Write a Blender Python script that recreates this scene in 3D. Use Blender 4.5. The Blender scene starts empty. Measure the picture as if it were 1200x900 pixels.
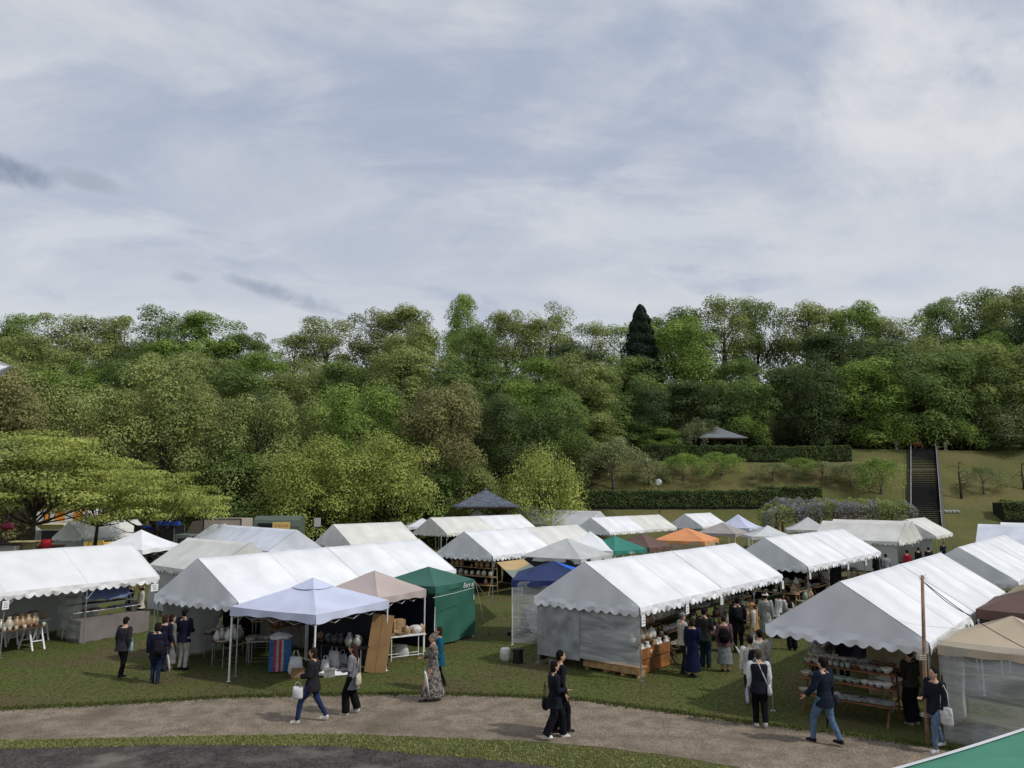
import bpy, math, random
import numpy as np
from mathutils import Vector, Matrix, noise as mnoise
random.seed(7); rng = np.random.default_rng(11)
SC = bpy.context.scene; COL = SC.collection
PI = math.pi
# ---------------------------------------------------------------- camera
CH, CP, CF = 5.175, math.radians(8.018), 891.8
cam_d = bpy.data.cameras.new('camera'); cam = bpy.data.objects.new('camera', cam_d); COL.objects.link(cam)
cam.location = (0, 0, CH); cam.rotation_euler = (PI/2 + CP, 0, 0)
cam_d.sensor_width = 36; cam_d.lens = CF/1200*36; cam_d.clip_end = 3000; cam_d.clip_start = .05
SC.camera = cam
def gp(px, py, z=0.0):
    a = (px-600)/CF; b = -(py-450)/CF
    d = Vector((a, math.cos(CP)-b*math.sin(CP), math.sin(CP)+b*math.cos(CP)))
    return Vector((0, 0, CH)) + d*((z-CH)/d.z)
def at(px, py, Y):
    a = (px-600)/CF; b = -(py-450)/CF
    d = Vector((a, math.cos(CP)-b*math.sin(CP), math.sin(CP)+b*math.cos(CP)))
    return Vector((0, 0, CH)) + d*(Y/d.y)
# ---------------------------------------------------------------- materials
MC = {}
def nd(t, k, x=0, y=0, **kw):
    n = t.nodes.new(k)
    for a, v in kw.items(): setattr(n, a, v)
    return n
def srgb(r, g, b):
    f = lambda c: (c/255/12.92 if c/255 <= .04045 else ((c/255+.055)/1.055)**2.4)
    return (f(r), f(g), f(b))
def mat(name, col, rough=.8, metal=0., var=.12, vscale=6., bump=0., bscale=60., trans=0., spec=.3, col2=None, pscale=None, tex='Object'):
    if name in MC: return MC[name]
    m = bpy.data.materials.new(name); m.use_nodes = True; t = m.node_tree; t.nodes.clear()
    out = nd(t, 'ShaderNodeOutputMaterial'); p = nd(t, 'ShaderNodeBsdfPrincipled')
    p.inputs['Roughness'].default_value = rough; p.inputs['Metallic'].default_value = metal
    p.inputs['Specular IOR Level'].default_value = spec
    tc = nd(t, 'ShaderNodeTexCoord')
    nz = nd(t, 'ShaderNodeTexNoise'); nz.inputs['Scale'].default_value = vscale; nz.inputs['Detail'].default_value = 5
    t.links.new(tc.outputs[tex], nz.inputs['Vector'])
    mx = nd(t, 'ShaderNodeMix', data_type='RGBA')
    c2 = col2 or tuple(c*(1-var*1.6) for c in col); c1 = col if col2 else tuple(min(1, c*(1+var*.6)) for c in col)
    mx.inputs['A'].default_value = (*c2, 1); mx.inputs['B'].default_value = (*c1, 1)
    rp = nd(t, 'ShaderNodeMapRange'); rp.inputs['From Min'].default_value = .35; rp.inputs['From Max'].default_value = .65
    t.links.new(nz.outputs['Fac'], rp.inputs['Value']); t.links.new(rp.outputs['Result'], mx.inputs['Factor'])
    t.links.new(mx.outputs['Result'], p.inputs['Base Color'])
    if bump:
        n2 = nd(t, 'ShaderNodeTexNoise'); n2.inputs['Scale'].default_value = bscale; n2.inputs['Detail'].default_value = 4
        t.links.new(tc.outputs[tex], n2.inputs['Vector'])
        bp = nd(t, 'ShaderNodeBump'); bp.inputs['Strength'].default_value = bump; bp.inputs['Distance'].default_value = .03
        t.links.new(n2.outputs['Fac'], bp.inputs['Height']); t.links.new(bp.outputs['Normal'], p.inputs['Normal'])
    if trans:
        tr = nd(t, 'ShaderNodeBsdfTranslucent'); t.links.new(mx.outputs['Result'], tr.inputs['Color'])
        ms = nd(t, 'ShaderNodeMixShader'); ms.inputs['Fac'].default_value = trans
        t.links.new(p.outputs[0], ms.inputs[1]); t.links.new(tr.outputs[0], ms.inputs[2]); t.links.new(ms.outputs[0], out.inputs[0])
    else: t.links.new(p.outputs[0], out.inputs[0])
    MC[name] = m; return m
def canvas(name, col, trans=.04, rough=.55): return mat(name, col, rough=rough, var=.085, vscale=.9, bump=.09, bscale=1.7, trans=trans, spec=.3)
WHITE = canvas('white_canvas', (.80, .81, .83)); CREAM = canvas('cream_canvas', (.70, .69, .64)); GREYC = canvas('aged_canvas', (.60, .61, .61)); COOL = canvas('cool_canvas', (.70, .73, .80))
LAV = canvas('lilac_canvas', (.60, .64, .80), .10); PINKC = canvas('pinkish_beige_canvas', (.47, .39, .36)); GREENC = canvas('green_canvas', (.035, .13, .095), .04)
TEAL = canvas('teal_canvas', (.03, .20, .15)); BROWNC = canvas('brown_canvas', (.13, .075, .06)); ORANGEC = canvas('orange_canvas', (.72, .30, .12)); NAVYC = canvas('navy_canvas', (.018, .032, .115))
SUNBLUEC = canvas('sunlit_blue_canvas', (.01, .12, .62)); BEIGEC = canvas('beige_canvas', (.50, .41, .29)); GREIGE = canvas('greige_canvas', (.36, .33, .31)); TANC = canvas('tan_canvas', (.55, .38, .17)); SAGE = canvas('sage_canvas', (.22, .26, .21))
PALEG = canvas('pale_grey_canvas', (.50, .51, .50)); KHAKI = canvas('khaki_canvas', (.30, .25, .15)); FGREEN = canvas('bright_green_canvas', (.06, .27, .17))
SHADEC = canvas('stall_shade_canvas', (.012, .013, .018), 0)  # for black sheets that put stall-interior shade into their colour
METAL = mat('grey_metal', (.42, .43, .44), rough=.4, metal=.8); WPAINT = mat('white_paint', (.78, .78, .77), rough=.5)
WOOD = mat('pale_wood', (.40, .26, .14), var=.3, vscale=9, bump=.2); DWOOD = mat('dark_wood', (.12, .065, .035), var=.3, vscale=9, bump=.2); RWOOD = mat('red_wood', (.22, .085, .04), var=.3)
BOARD = mat('brown_board', (.30, .18, .08), var=.12, vscale=2); BLACK = mat('black_plastic', (.012, .012, .014), rough=.5); STONE = mat('dark_stone', (.009, .009, .011), var=.5, vscale=3, bump=.6, bscale=8)
CONC = mat('concrete', (.33, .32, .30), var=.2, bump=.3, bscale=20); PAPER = mat('paper', (.8, .8, .8), var=.02); ROPE = mat('rope', (.55, .50, .40)); INK = mat('ink', (.03, .03, .05))
SLATE = mat('slate_roof', (.11, .125, .16), rough=.55, var=.25, vscale=2.5, bump=.3, bscale=9); BARK = mat('bark', (.055, .042, .032), var=.4, vscale=4, bump=.5, bscale=12); GBARK = mat('grey_bark', (.14, .12, .10), var=.4, vscale=4, bump=.5, bscale=12)
GLASS = mat('dark_glass', (.02, .025, .03), rough=.1, spec=.6); BAG = mat('white_plastic_bag', (.75, .75, .74), rough=.4, trans=.2); YELLOW = mat('yellow_paint', (.75, .52, .10)); ORANGE = mat('orange_paint', (.80, .30, .05)); RED = mat('red_paint', (.45, .02, .03))
def film():
    m = bpy.data.materials.new('clear_film'); m.use_nodes = True; t = m.node_tree; t.nodes.clear()
    out = nd(t, 'ShaderNodeOutputMaterial'); tc = nd(t, 'ShaderNodeTexCoord')
    mp = nd(t, 'ShaderNodeMapping'); mp.inputs['Rotation'].default_value = (.0, .75, .9); mp.inputs['Scale'].default_value = (.5, .5, 3.2)
    wv = nd(t, 'ShaderNodeTexNoise'); wv.inputs['Scale'].default_value = 1.1; wv.inputs['Detail'].default_value = 7; wv.inputs['Distortion'].default_value = .7; wv.inputs['Roughness'].default_value = .6
    t.links.new(tc.outputs['Object'], mp.inputs[0]); t.links.new(mp.outputs[0], wv.inputs['Vector'])
    r = nd(t, 'ShaderNodeMapRange'); r.inputs['From Min'].default_value = .35; r.inputs['From Max'].default_value = .70; r.inputs['To Min'].default_value = .22; r.inputs['To Max'].default_value = .66  # pale streaky opacity paints diagonal glare onto the sheet
    t.links.new(wv.outputs['Fac'], r.inputs['Value'])
    d = nd(t, 'ShaderNodeBsdfPrincipled'); d.inputs['Base Color'].default_value = (.70, .72, .71, 1); d.inputs['Roughness'].default_value = .28
    bp = nd(t, 'ShaderNodeBump'); bp.inputs['Strength'].default_value = .6; bp.inputs['Distance'].default_value = .08
    t.links.new(wv.outputs['Fac'], bp.inputs['Height']); t.links.new(bp.outputs[0], d.inputs['Normal'])
    tr = nd(t, 'ShaderNodeBsdfTransparent'); tr.inputs[0].default_value = (.9, .92, .92, 1)
    ms = nd(t, 'ShaderNodeMixShader'); t.links.new(r.outputs[0], ms.inputs[0]); t.links.new(tr.outputs[0], ms.inputs[1]); t.links.new(d.outputs[0], ms.inputs[2]); t.links.new(ms.outputs[0], out.inputs[0])
    return m
FILM = film()
def leafmat(name, c1, c2, trans=.3):
    if name in MC: return MC[name]
    m = bpy.data.materials.new(name); m.use_nodes = True; t = m.node_tree; t.nodes.clear()
    out = nd(t, 'ShaderNodeOutputMaterial'); tc = nd(t, 'ShaderNodeTexCoord')
    nz = nd(t, 'ShaderNodeTexNoise'); nz.inputs['Scale'].default_value = .8; nz.inputs['Detail'].default_value = 3
    t.links.new(tc.outputs['Object'], nz.inputs['Vector'])
    at_ = nd(t, 'ShaderNodeAttribute', attribute_name='tone')
    ad = nd(t, 'ShaderNodeMath', operation='ADD'); t.links.new(nz.outputs['Fac'], ad.inputs[0]); t.links.new(at_.outputs['Fac'], ad.inputs[1])
    r = nd(t, 'ShaderNodeMapRange'); r.inputs['From Min'].default_value = .55; r.inputs['From Max'].default_value = 1.45
    t.links.new(ad.outputs[0], r.inputs['Value'])
    mx = nd(t, 'ShaderNodeMix', data_type='RGBA'); mx.inputs['A'].default_value = (*c1, 1); mx.inputs['B'].default_value = (*c2, 1)
    t.links.new(r.outputs[0], mx.inputs['Factor'])
    d = nd(t, 'ShaderNodeBsdfPrincipled'); d.inputs['Roughness'].default_value = .7; d.inputs['Specular IOR Level'].default_value = .12
    tr = nd(t, 'ShaderNodeBsdfTranslucent')
    t.links.new(mx.outputs['Result'], d.inputs['Base Color']); t.links.new(mx.outputs['Result'], tr.inputs['Color'])
    ms = nd(t, 'ShaderNodeMixShader'); ms.inputs[0].default_value = trans
    t.links.new(d.outputs[0], ms.inputs[1]); t.links.new(tr.outputs[0], ms.inputs[2]); t.links.new(ms.outputs[0], out.inputs[0])
    MC[name] = m; return m
LEAF = dict(
 olive=leafmat('leaf_olive', (.165, .205, .06), (.38, .43, .15)), green=leafmat('leaf_green', (.10, .155, .045), (.25, .34, .10)),
 fresh=leafmat('leaf_fresh', (.13, .21, .04), (.33, .45, .11)), dark=leafmat('leaf_dark', (.06, .09, .035), (.15, .20, .075)),
 yellow=leafmat('leaf_yellow', (.215, .265, .06), (.46, .50, .14)), pale=leafmat('leaf_pale', (.18, .21, .09), (.34, .38, .18)),
 brown=leafmat('leaf_brown', (.17, .165, .065), (.34, .335, .14)), conifer=leafmat('leaf_conifer', (.010, .020, .012), (.028, .048, .026), .1),
 lilac=leafmat('leaf_lilac', (.18, .18, .185), (.40, .39, .42)), hedge=leafmat('leaf_hedge', (.05, .085, .022), (.15, .20, .06)), lawn=leafmat('leaf_lawn', (.075, .09, .024), (.125, .145, .045)),
 verge=leafmat('leaf_verge', (.17, .19, .06), (.36, .36, .15)))
# ---------------------------------------------------------------- objects
def tag(o, label=None, cat=None, group=None, kind=None):
    if label: o['label'] = label
    if cat: o['category'] = cat
    if group: o['group'] = group
    if kind: o['kind'] = kind
    return o
def thing(name, label, cat, loc=(0, 0, 0), rz=0, group=None):
    o = bpy.data.objects.new(name, None); COL.objects.link(o); o.location = loc; o.rotation_euler = (0, 0, rz); o.empty_display_size = .3
    return tag(o, label, cat, group)
def copy_tree(o, parent=None):
    c = o.copy(); COL.objects.link(c)
    if parent is not None: c.parent = parent
    for ch in o.children: copy_tree(ch, c)
    return c
class MB:
    def __init__(s): s.v = []; s.f = []; s.m = []
    def add(s, vs, fs, mi=0):
        b = len(s.v); s.v += [tuple(v) for v in vs]; s.f += [tuple(b+i for i in f) for f in fs]; s.m += [mi]*len(fs); return s
    def box(s, c, d, rz=0, mi=0, M=None):
        x, y, z = d[0]/2, d[1]/2, d[2]/2; R = Matrix.Rotation(rz, 3, 'Z')
        vs = [Vector(p) for p in ((-x,-y,-z),(x,-y,-z),(x,y,-z),(-x,y,-z),(-x,-y,z),(x,-y,z),(x,y,z),(-x,y,z))]
        if M is not None: vs = [M @ v for v in vs]
        vs = [R @ v + Vector(c) for v in vs]
        return s.add(vs, [(0,3,2,1),(4,5,6,7),(0,1,5,4),(1,2,6,5),(2,3,7,6),(3,0,4,7)], mi)
    def tube(s, pts, r, n=7, mi=0, cap=True, flat=None):
        pts = [Vector(p) for p in pts]
        rs = r if isinstance(r, (list, tuple)) else [r]*len(pts)
        vs = []; up = None
        for i, p in enumerate(pts):
            t = (pts[min(i+1, len(pts)-1)] - pts[max(i-1, 0)]).normalized()
            if up is None:
                up = Vector((1, 0, 0)) if abs(t.x) < .8 else Vector((0, 0, 1))
            a = (up - t*up.dot(t)).normalized(); b = t.cross(a); up = a
            rr = rs[i]; ra, rb = rr if isinstance(rr, tuple) else (rr, rr)
            for k in range(n):
                q = 2*PI*k/n; vs.append(p + a*math.cos(q)*ra + b*math.sin(q)*rb)
        fs = [(i*n+k, i*n+(k+1) % n, (i+1)*n+(k+1) % n, (i+1)*n+k) for i in range(len(pts)-1) for k in range(n)]
        if cap: fs += [tuple(range(n))[::-1], tuple((len(pts)-1)*n+k for k in range(n))]
        return s.add(vs, fs, mi)
    def rings(s, rr, n=14, mi=0, cap=True):      # horizontal rings (x,y,z,rx,ry)
        vs = []
        for (x, y, z, rx, ry) in rr:
            for k in range(n):
                q = 2*PI*k/n; vs.append((x+rx*math.cos(q), y+ry*math.sin(q), z))
        fs = [(i*n+k, i*n+(k+1) % n, (i+1)*n+(k+1) % n, (i+1)*n+k) for i in range(len(rr)-1) for k in range(n)]
        if cap: fs += [tuple(range(n))[::-1], tuple((len(rr)-1)*n+k for k in range(n))]
        return s.add(vs, fs, mi)
    def ell(s, c, r, n=12, m=8, mi=0, R=None):
        vs = []; fs = []
        for i in range(m+1):
            th = PI*i/m
            for k in range(n):
                q = 2*PI*k/n; v = Vector((r[0]*math.sin(th)*math.cos(q), r[1]*math.sin(th)*math.sin(q), r[2]*math.cos(th)))
                if R is not None: v = R @ v
                vs.append(Vector(c)+v)
        for i in range(m):
            for k in range(n): fs.append((i*n+k, (i+1)*n+k, (i+1)*n+(k+1) % n, i*n+(k+1) % n))
        return s.add(vs, fs, mi)
    def grid(s, fn, nu, nv, mi=0):
        vs = [fn(i/nu, j/nv) for j in range(nv+1) for i in range(nu+1)]
        return s.add(vs, [(j*(nu+1)+i, j*(nu+1)+i+1, (j+1)*(nu+1)+i+1, (j+1)*(nu+1)+i) for j in range(nv) for i in range(nu)], mi)
    def mesh(s, name, mats, smooth=False):
        me = bpy.data.meshes.new(name); me.from_pydata(s.v, [], s.f); me.update()
        for m in (mats if isinstance(mats, (list, tuple)) else [mats]): me.materials.append(m)
        if any(s.m): me.polygons.foreach_set('material_index', s.m)
        if smooth: me.polygons.foreach_set('use_smooth', [True]*len(s.f))
        return me
    def build(s, name, mats, parent=None, smooth=False, label=None):
        o = bpy.data.objects.new(name, s.mesh(name, mats, smooth)); COL.objects.link(o)
        if parent is not None: o.parent = parent
        if label: o['label'] = label
        return o
def lathe(prof, n=14):
    b = MB(); b.rings([(0, 0, z, r, r) for r, z in prof], n, cap=False); return b
# ================================================================ PEOPLE (built first, while the scene is small)
def remesh(mb, vox, disp=0, dscale=9, seed=0):
    me = mb.mesh('tmp', []); o = bpy.data.objects.new('tmp', me); COL.objects.link(o)
    md = o.modifiers.new('r', 'REMESH'); md.mode = 'VOXEL'; md.voxel_size = vox
    dg = bpy.context.evaluated_depsgraph_get(); dg.update()
    me2 = bpy.data.meshes.new_from_object(o.evaluated_get(dg)); bpy.data.objects.remove(o); bpy.data.meshes.remove(me)
    n = len(me2.vertices); co = np.empty(n*3, 'f'); me2.vertices.foreach_get('co', co); co = co.reshape(-1, 3)
    # light smoothing of the voxel steps
    ne = len(me2.edges); ed = np.empty(ne*2, 'i'); me2.edges.foreach_get('vertices', ed); ed = ed.reshape(-1, 2)
    for _ in range(2):
        acc = np.zeros_like(co); cnt = np.zeros(n)
        np.add.at(acc, ed[:, 0], co[ed[:, 1]]); np.add.at(acc, ed[:, 1], co[ed[:, 0]]); np.add.at(cnt, ed[:, 0], 1); np.add.at(cnt, ed[:, 1], 1)
        co = co*.5 + .5*acc/np.maximum(cnt, 1)[:, None]
    me2.vertices.foreach_set('co', co.astype('f').ravel()); me2.update()
    if disp:
        nm = np.array([v.normal[:] for v in me2.vertices])
        dd = np.array([mnoise.noise(Vector((c[0]*dscale+seed, c[1]*dscale, c[2]*dscale*.6)))+.5*mnoise.noise(Vector((c[0]*dscale*2.3, c[1]*dscale*2.3+seed, c[2]*dscale))) for c in co])
        co = co + nm*(dd*disp)[:, None]; me2.vertices.foreach_set('co', co.astype('f').ravel())
    me2.polygons.foreach_set('use_smooth', [True]*len(me2.polygons)); me2.update()
    return me2
SKIN = mat('skin', (.50, .30, .20), rough=.6, var=.05); LIP = mat('lip', (.30, .09, .07), var=.02); EYE = mat('eye', (.02, .015, .012), rough=.2, var=0); MASK = mat('face_mask', (.75, .76, .78), var=.02)
def cloth(c, name=None):
    k = name or 'cloth_%d_%d_%d' % tuple(int(x*1000) for x in c)
    return mat(k, c, rough=.9, var=.18, vscale=14, bump=.35, bscale=45, spec=.12)
def pattern_cloth(): return mat('patterned_cloth', (.30, .27, .24), rough=.9, vscale=17, col2=(.012, .011, .011))
def check_cloth(): return mat('checked_cloth', (.62, .58, .48), rough=.9, vscale=22, col2=(.30, .27, .21))
PN = [0]
def person(label, px, py, face, h=1.63, s=0., arms=('down', 'down'), lean=0., top=None, hem=.47, sleeve=True, bottom='trousers', bcol=(.02, .02, .025), wide=0., skirt_hem=.2,
           hair='short', hcol=(.02, .014, .012), hat=None, shoe=(.03, .03, .03), top_puff=1., vest=None, turn=0., world=None, sit=False, mask=False, apron=None, z0=0):
    PN[0] += 1; seed = PN[0]*3.7
    loc = Vector(world) if world else gp(px, py, z0)
    root = thing('person', label, 'person', loc, math.radians(face))
    H = h
    def P(x, y, z): return Vector((x*H, y*H, z*H))
    hz = .52; drop = 0
    if sit: drop = .24
    def U(x, y, z):   # upper body with lean
        a = math.radians(lean); dx, dz = x, z-hz
        return P(dx*math.cos(a)+dz*math.sin(a), y, hz-drop + dz*math.cos(a)-dx*math.sin(a))
    legs = {}
    for sd, st in ((1, s), (-1, -s)):
        hip = P(0, sd*.05, hz-drop); ank = P(st, sd*.052, .05+(.035 if st < -.05 else 0)); 
        kn = (hip+ank)/2 + P(.03+(.02 if st > .05 else .015), 0, .01)
        if sit: kn = P(.2, sd*.07, .27); ank = P(.12, sd*.07, .05)
        legs[sd] = (hip, kn, ank)
    ar = {}
    for sd, k in ((1, arms[0]), (-1, arms[1])):
        sh = (0, sd*.105, .81)
        e, w = {'down': ((-.01, sd*.13, .645), (.03, sd*.128, .50)), 'fwd': ((.07, sd*.125, .655), (.16, sd*.11, .53)), 'back': ((-.07, sd*.13, .655), (-.10, sd*.13, .515)),
                'hold': ((.01, sd*.135, .65), (.15, sd*.075, .63)), 'reach': ((.10, sd*.12, .69), (.24, sd*.10, .62)), 'hip': ((-.03, sd*.165, .66), (.05, sd*.11, .56)), 'strap': ((.0, sd*.14, .66), (.08, sd*.09, .75)),
                'out': ((.03, sd*.16, .66), (.12, sd*.19, .56))}[k]
        ar[sd] = (U(*sh), U(*e), U(*w))
    # body
    b = MB()
    tors = [(0, .60, .0), (.5, .0, .0)]
    def torso(mb, inf, z_lo=.47, z_hi=.855):
        prof = [(.47, .062, .088), (.52, .066, .093), (.57, .058, .082), (.62, .052, .074), (.68, .057, .084), (.74, .062, .095), (.79, .056, .102), (.82, .045, .082), (.84, .032, .045), (.855, .028, .030)]
        pts = [q for q in prof if z_lo-.001 <= q[0] <= z_hi+.001]; vs = []; n = 16
        for z, rx, ry in pts:
            for k in range(n):
                q = 2*PI*k/n; cx = math.cos(q); sy = math.sin(q)
                u = U((rx+inf)*math.copysign(abs(cx)**.8, cx), (ry+inf)*math.copysign(abs(sy)**.8, sy), z); vs.append(u)
        m = len(pts); fs = [(i*n+k, i*n+(k+1) % n, (i+1)*n+(k+1) % n, (i+1)*n+k) for i in range(m-1) for k in range(n)] + [tuple(range(n))[::-1], tuple((m-1)*n+k for k in range(n))]
        mb.add(vs, fs)
    torso(b, 0)
    def limb(mb, a, j, c, r, n=10):
        a, j, c = Vector(a), Vector(j), Vector(c)
        mb.tube([a, a.lerp(j, .5), j, j.lerp(c, .35), c], [r[0]*H, r[0]*.97*H*.5+r[1]*H*.5, r[1]*H, (r[1]*.55+r[2]*.5)*H*.98, r[2]*H], n)
        mb.ell(j, (r[1]*H*1.02,)*3, 8, 6); mb.ell(a, (r[0]*H,)*3, 8, 6)
    for sd in (1, -1):
        hip, kn, ank = legs[sd]; limb(b, hip, kn, ank, (.052, .034, .024))
        b.tube([ank+P(-.025, 0, -.025), ank+P(.03, 0, -.03), ank+P(.08, 0, -.036)], [.022*H, .024*H, .014*H], 8)
        a, e, w = ar[sd]; limb(b, a, e, w, (.030, .022, .015))
        d = (w-e).normalized(); side = Vector((0, 1, 0)); side = (side-d*side.dot(d)).normalized(); nrm = d.cross(side)
        pc = w+d*.05*H; palm_w = .021*H
        b.tube([w, w+d*.03*H, w+d*.055*H], [.015*H, (.012*H, .020*H), (.011*H, .021*H)], 8)
        curl = Vector((1, 0, 0)) - d*d.x
        curl = curl.normalized() if curl.length > .1 else nrm
        for i, L in enumerate((.040, .046, .043, .034)):
            o_ = w+d*.052*H+side*((i-1.5)*.0115*H)
            b.tube([o_, o_+d*L*.5*H+curl*.004*H, o_+d*L*.85*H+curl*.016*H], [.0068*H, .0064*H, .0055*H], 6)
        o_ = w+d*.02*H-side*sd*0+curl*.012*H
        b.tube([o_, o_+d*.02*H+curl*.018*H, o_+d*.042*H+curl*.024*H], [.008*H, .0072*H, .006*H], 6)
    a = math.radians(lean*.5)
    hc = U(.012, 0, .93); nb = U(0, 0, .84)
    b.tube([nb, nb.lerp(hc, .6)], [.032*H, .030*H], 10)
    b.ell(hc, (.054*H, .045*H, .066*H), 14, 10); b.ell(hc+P(.018, 0, -.03), (.034*H, .032*H, .036*H), 10, 8)
    b.tube([hc+P(.05, 0, .008), hc+P(.062, 0, -.010), hc+P(.052, 0, -.016)], [.005*H, .008*H, .006*H], 6)
    for sd in (1, -1): b.ell(hc+P(-.004, sd*.046, -.006), (.010*H, .006*H, .017*H), 8, 6)
    me = remesh(b, .0085)
    for m_ in (SKIN, LIP, EYE, MASK): me.materials.append(m_)
    n = len(me.polygons); cc = np.empty(n*3, 'f'); me.polygons.foreach_get('center', cc); cc = cc.reshape(-1, 3)
    mi = np.zeros(n, 'i')
    for sd in (1, -1):
        e_ = np.array(hc+P(.050, sd*.018, .006)); mi[(np.abs(cc-e_)/np.array([.02, .008, .0055])/H < 1).all(1)] = 2
    mo = np.array(hc+P(.05, 0, -.034)); mi[(np.abs(cc-mo)/np.array([.02, .013, .005])/H < 1).all(1)] = 1
    if mask:
        mo = np.array(hc+P(.05, 0, -.030)); mi[(np.abs(cc-mo)/np.array([.03, .035, .024])/H < 1).all(1)] = 3
    me.polygons.foreach_set('material_index', mi)
    bo = bpy.data.objects.new('body', me); COL.objects.link(bo); bo.parent = root
    def part(name, mb, m, vox=.012, disp=0.):
        me = remesh(mb, vox, disp, 9, seed); me.materials.append(m); o = bpy.data.objects.new(name, me); COL.objects.link(o); o.parent = root; return o
    tc = top if not isinstance(top, tuple) else cloth(top)
    # top
    t = MB(); k = .012*top_puff
    zl = max(.47, min(hem, .62)) if bottom != 'dress' else .47
    torso(t, k, zl if zl < .5 else .52, .83)
    if hem < .52 and bottom != 'dress':
        rr = []
        for i in range(5):
            z = .55-(.55-hem)*i/4; q = U(0, 0, z); w_ = .012+.010*i
            rr.append((q.x, q.y, q.z, (.060+k*.7+w_*.6+s*.08)*H, (.086+k*.7+w_*.5)*H))
        t.rings(rr[::-1], 16)
    t.ell(U(0, 0, .835), (.040*H, .045*H, .022*H), 12, 6)
    if sleeve:
        for sd in (1, -1):
            a, e, w = ar[sd]; kk = .010*top_puff
            t.tube([a, a.lerp(e, .5), e, e.lerp(w, .45), e.lerp(w, .93)], [(.034+kk)*H, (.030+kk)*H, (.026+kk)*H, (.023+kk)*H, (.020+kk)*H], 12)
            t.ell(e, ((.027+kk)*H,)*3, 8, 6); t.ell(a, ((.034+kk)*H,)*3, 10, 8)
    if bottom == 'dress':
        rr = []
        for i in range(8):
            z = .56-(.56-skirt_hem)*i/7; q = U(0, 0, z) if z > .5 else P(0, 0, z)+P(0, 0, -drop*.3); w_ = .028*(i/7)*2
            rr.append((q.x, q.y, q.z, (.068+w_+abs(s)*.55*i/7)*H, (.092+w_*.8)*H))
        t.rings(rr[::-1], 18)
    part('top' if bottom != 'dress' else 'dress', t, tc, .013, .009*H*.9)
    if vest:
        t = MB(); torso(t, k+.013, .52, .82)
        rr = []
        for i in range(4):
            z = .56-(.56-hem)*i/3; q = U(0, 0, z); rr.append((q.x, q.y, q.z, (.078+k+.008*i)*H, (.104+k+.006*i)*H))
        t.rings(rr[::-1], 16); part('vest', t, cloth(vest), .013, .006)
    # bottom
    if bottom == 'trousers':
        t = MB(); torso(t, .008, .47, .62)
        for sd in (1, -1):
            hip, kn, ank = legs[sd]; c = ank+P(0, 0, -.012)
            t.tube([hip+P(0, 0, .02), hip.lerp(kn, .5), kn, kn.lerp(c, .5), c], [.062*H, (.056+wide*.4)*H, (.043+wide*.7)*H, (.036+wide)*H, (.032+wide*1.15)*H], 12)
            t.ell(kn, ((.043+wide*.6)*H,)*3, 8, 6); t.ell(hip, (.062*H,)*3, 8, 6)
        part('trousers', t, cloth(bcol), .013, .008)
    elif bottom == 'skirt':
        rr = []
        for i in range(8):
            z = .60-(.60-skirt_hem)*i/7; w_ = .06*(i/7)
            rr.append((0, 0, (z-drop)*H, (.066+w_+abs(s)*.5*i/7)*H, (.090+w_)*H))
        t = MB(); t.rings(rr[::-1], 18); part('skirt', t, cloth(bcol), .013, .012)
    if apron:
        t = MB(); t.grid(lambda u, v: tuple(U(.09+.01*math.sin(u*9), (u-.5)*.17, .30+.45*v)), 8, 8); t.build('apron', cloth(apron), root, True)
    # shoes
    for sd in (1, -1):
        ank = legs[sd][2]; t = MB()
        t.tube([ank+P(-.034, 0, -.028), ank+P(-.015, 0, -.024), ank+P(.04, 0, -.032), ank+P(.092, 0, -.037)], [(.020*H, .024*H), (.026*H, .027*H), (.022*H, .028*H), (.013*H, .019*H)], 10)
        t.box(ank+P(.03, 0, -.047), (.13*H, .050*H, .012*H)); part('shoe', t, cloth(shoe), .009)
    # hair
    hm = cloth(hcol); t = MB()
    t.ell(hc+P(-.012, 0, .016), (.056*H, .052*H, .062*H), 14, 10)
    if hair == 'short': t.ell(hc+P(-.026, 0, -.012), (.036*H, .046*H, .045*H), 12, 8)
    if hair in ('bob', 'long'): t.ell(hc+P(-.024, 0, -.022), (.040*H, .055*H, .062*H), 12, 8)
    if hair == 'long':
        q = U(-.065, 0, .70); t.tube([hc+P(-.03, 0, -.01), hc+P(-.05, 0, -.06), q, q+P(-.005, 0, -.06)], [(.045*H, .052*H), (.030*H, .056*H), (.026*H, .052*H), (.010*H, .030*H)], 12)
    if hair == 'bun': t.ell(hc+P(-.062, 0, .035), (.027*H,)*3, 10, 8); t.ell(hc+P(-.026, 0, -.008), (.036*H, .045*H, .040*H), 12, 8)
    if hat != 'hood': part('hair', t, hm, .009, .003)
    if hat and hat != 'hood':
        kind, hcx = hat; t = MB(); o_ = hc+P(-.004, 0, .026)
        t.ell(o_, (.062*H, .056*H, .048*H), 14, 8)
        if kind == 'cap': t.tube([o_+P(.04, 0, .002), o_+P(.075, 0, -.002), o_+P(.105, 0, -.010)], [(.006*H, .046*H), (.006*H, .042*H), (.005*H, .022*H)], 12)
        else: t.rings([(o_.x, o_.y, o_.z-.012*H, .088*H, .084*H), (o_.x, o_.y, o_.z+.002*H, .070*H, .066*H)], 16)
        part('hat', t, cloth(hcx), .009)
    if hat == 'hood': part('hood', t, tc, .011, .003)
    root['_H'] = H
    return root
def item(name, label, cat, owner, local, build, rz=0, group=None):
    """a carried thing, top-level, standing at a person's local point"""
    H = owner.get('_H', 1.0); M = Matrix.Translation(owner.location) @ Matrix.Rotation(owner.rotation_euler.z, 4, 'Z')
    p = M @ (Vector(local)*H); o = thing(name, label, cat, p, owner.rotation_euler.z+rz, group); build(o); return o
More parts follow.
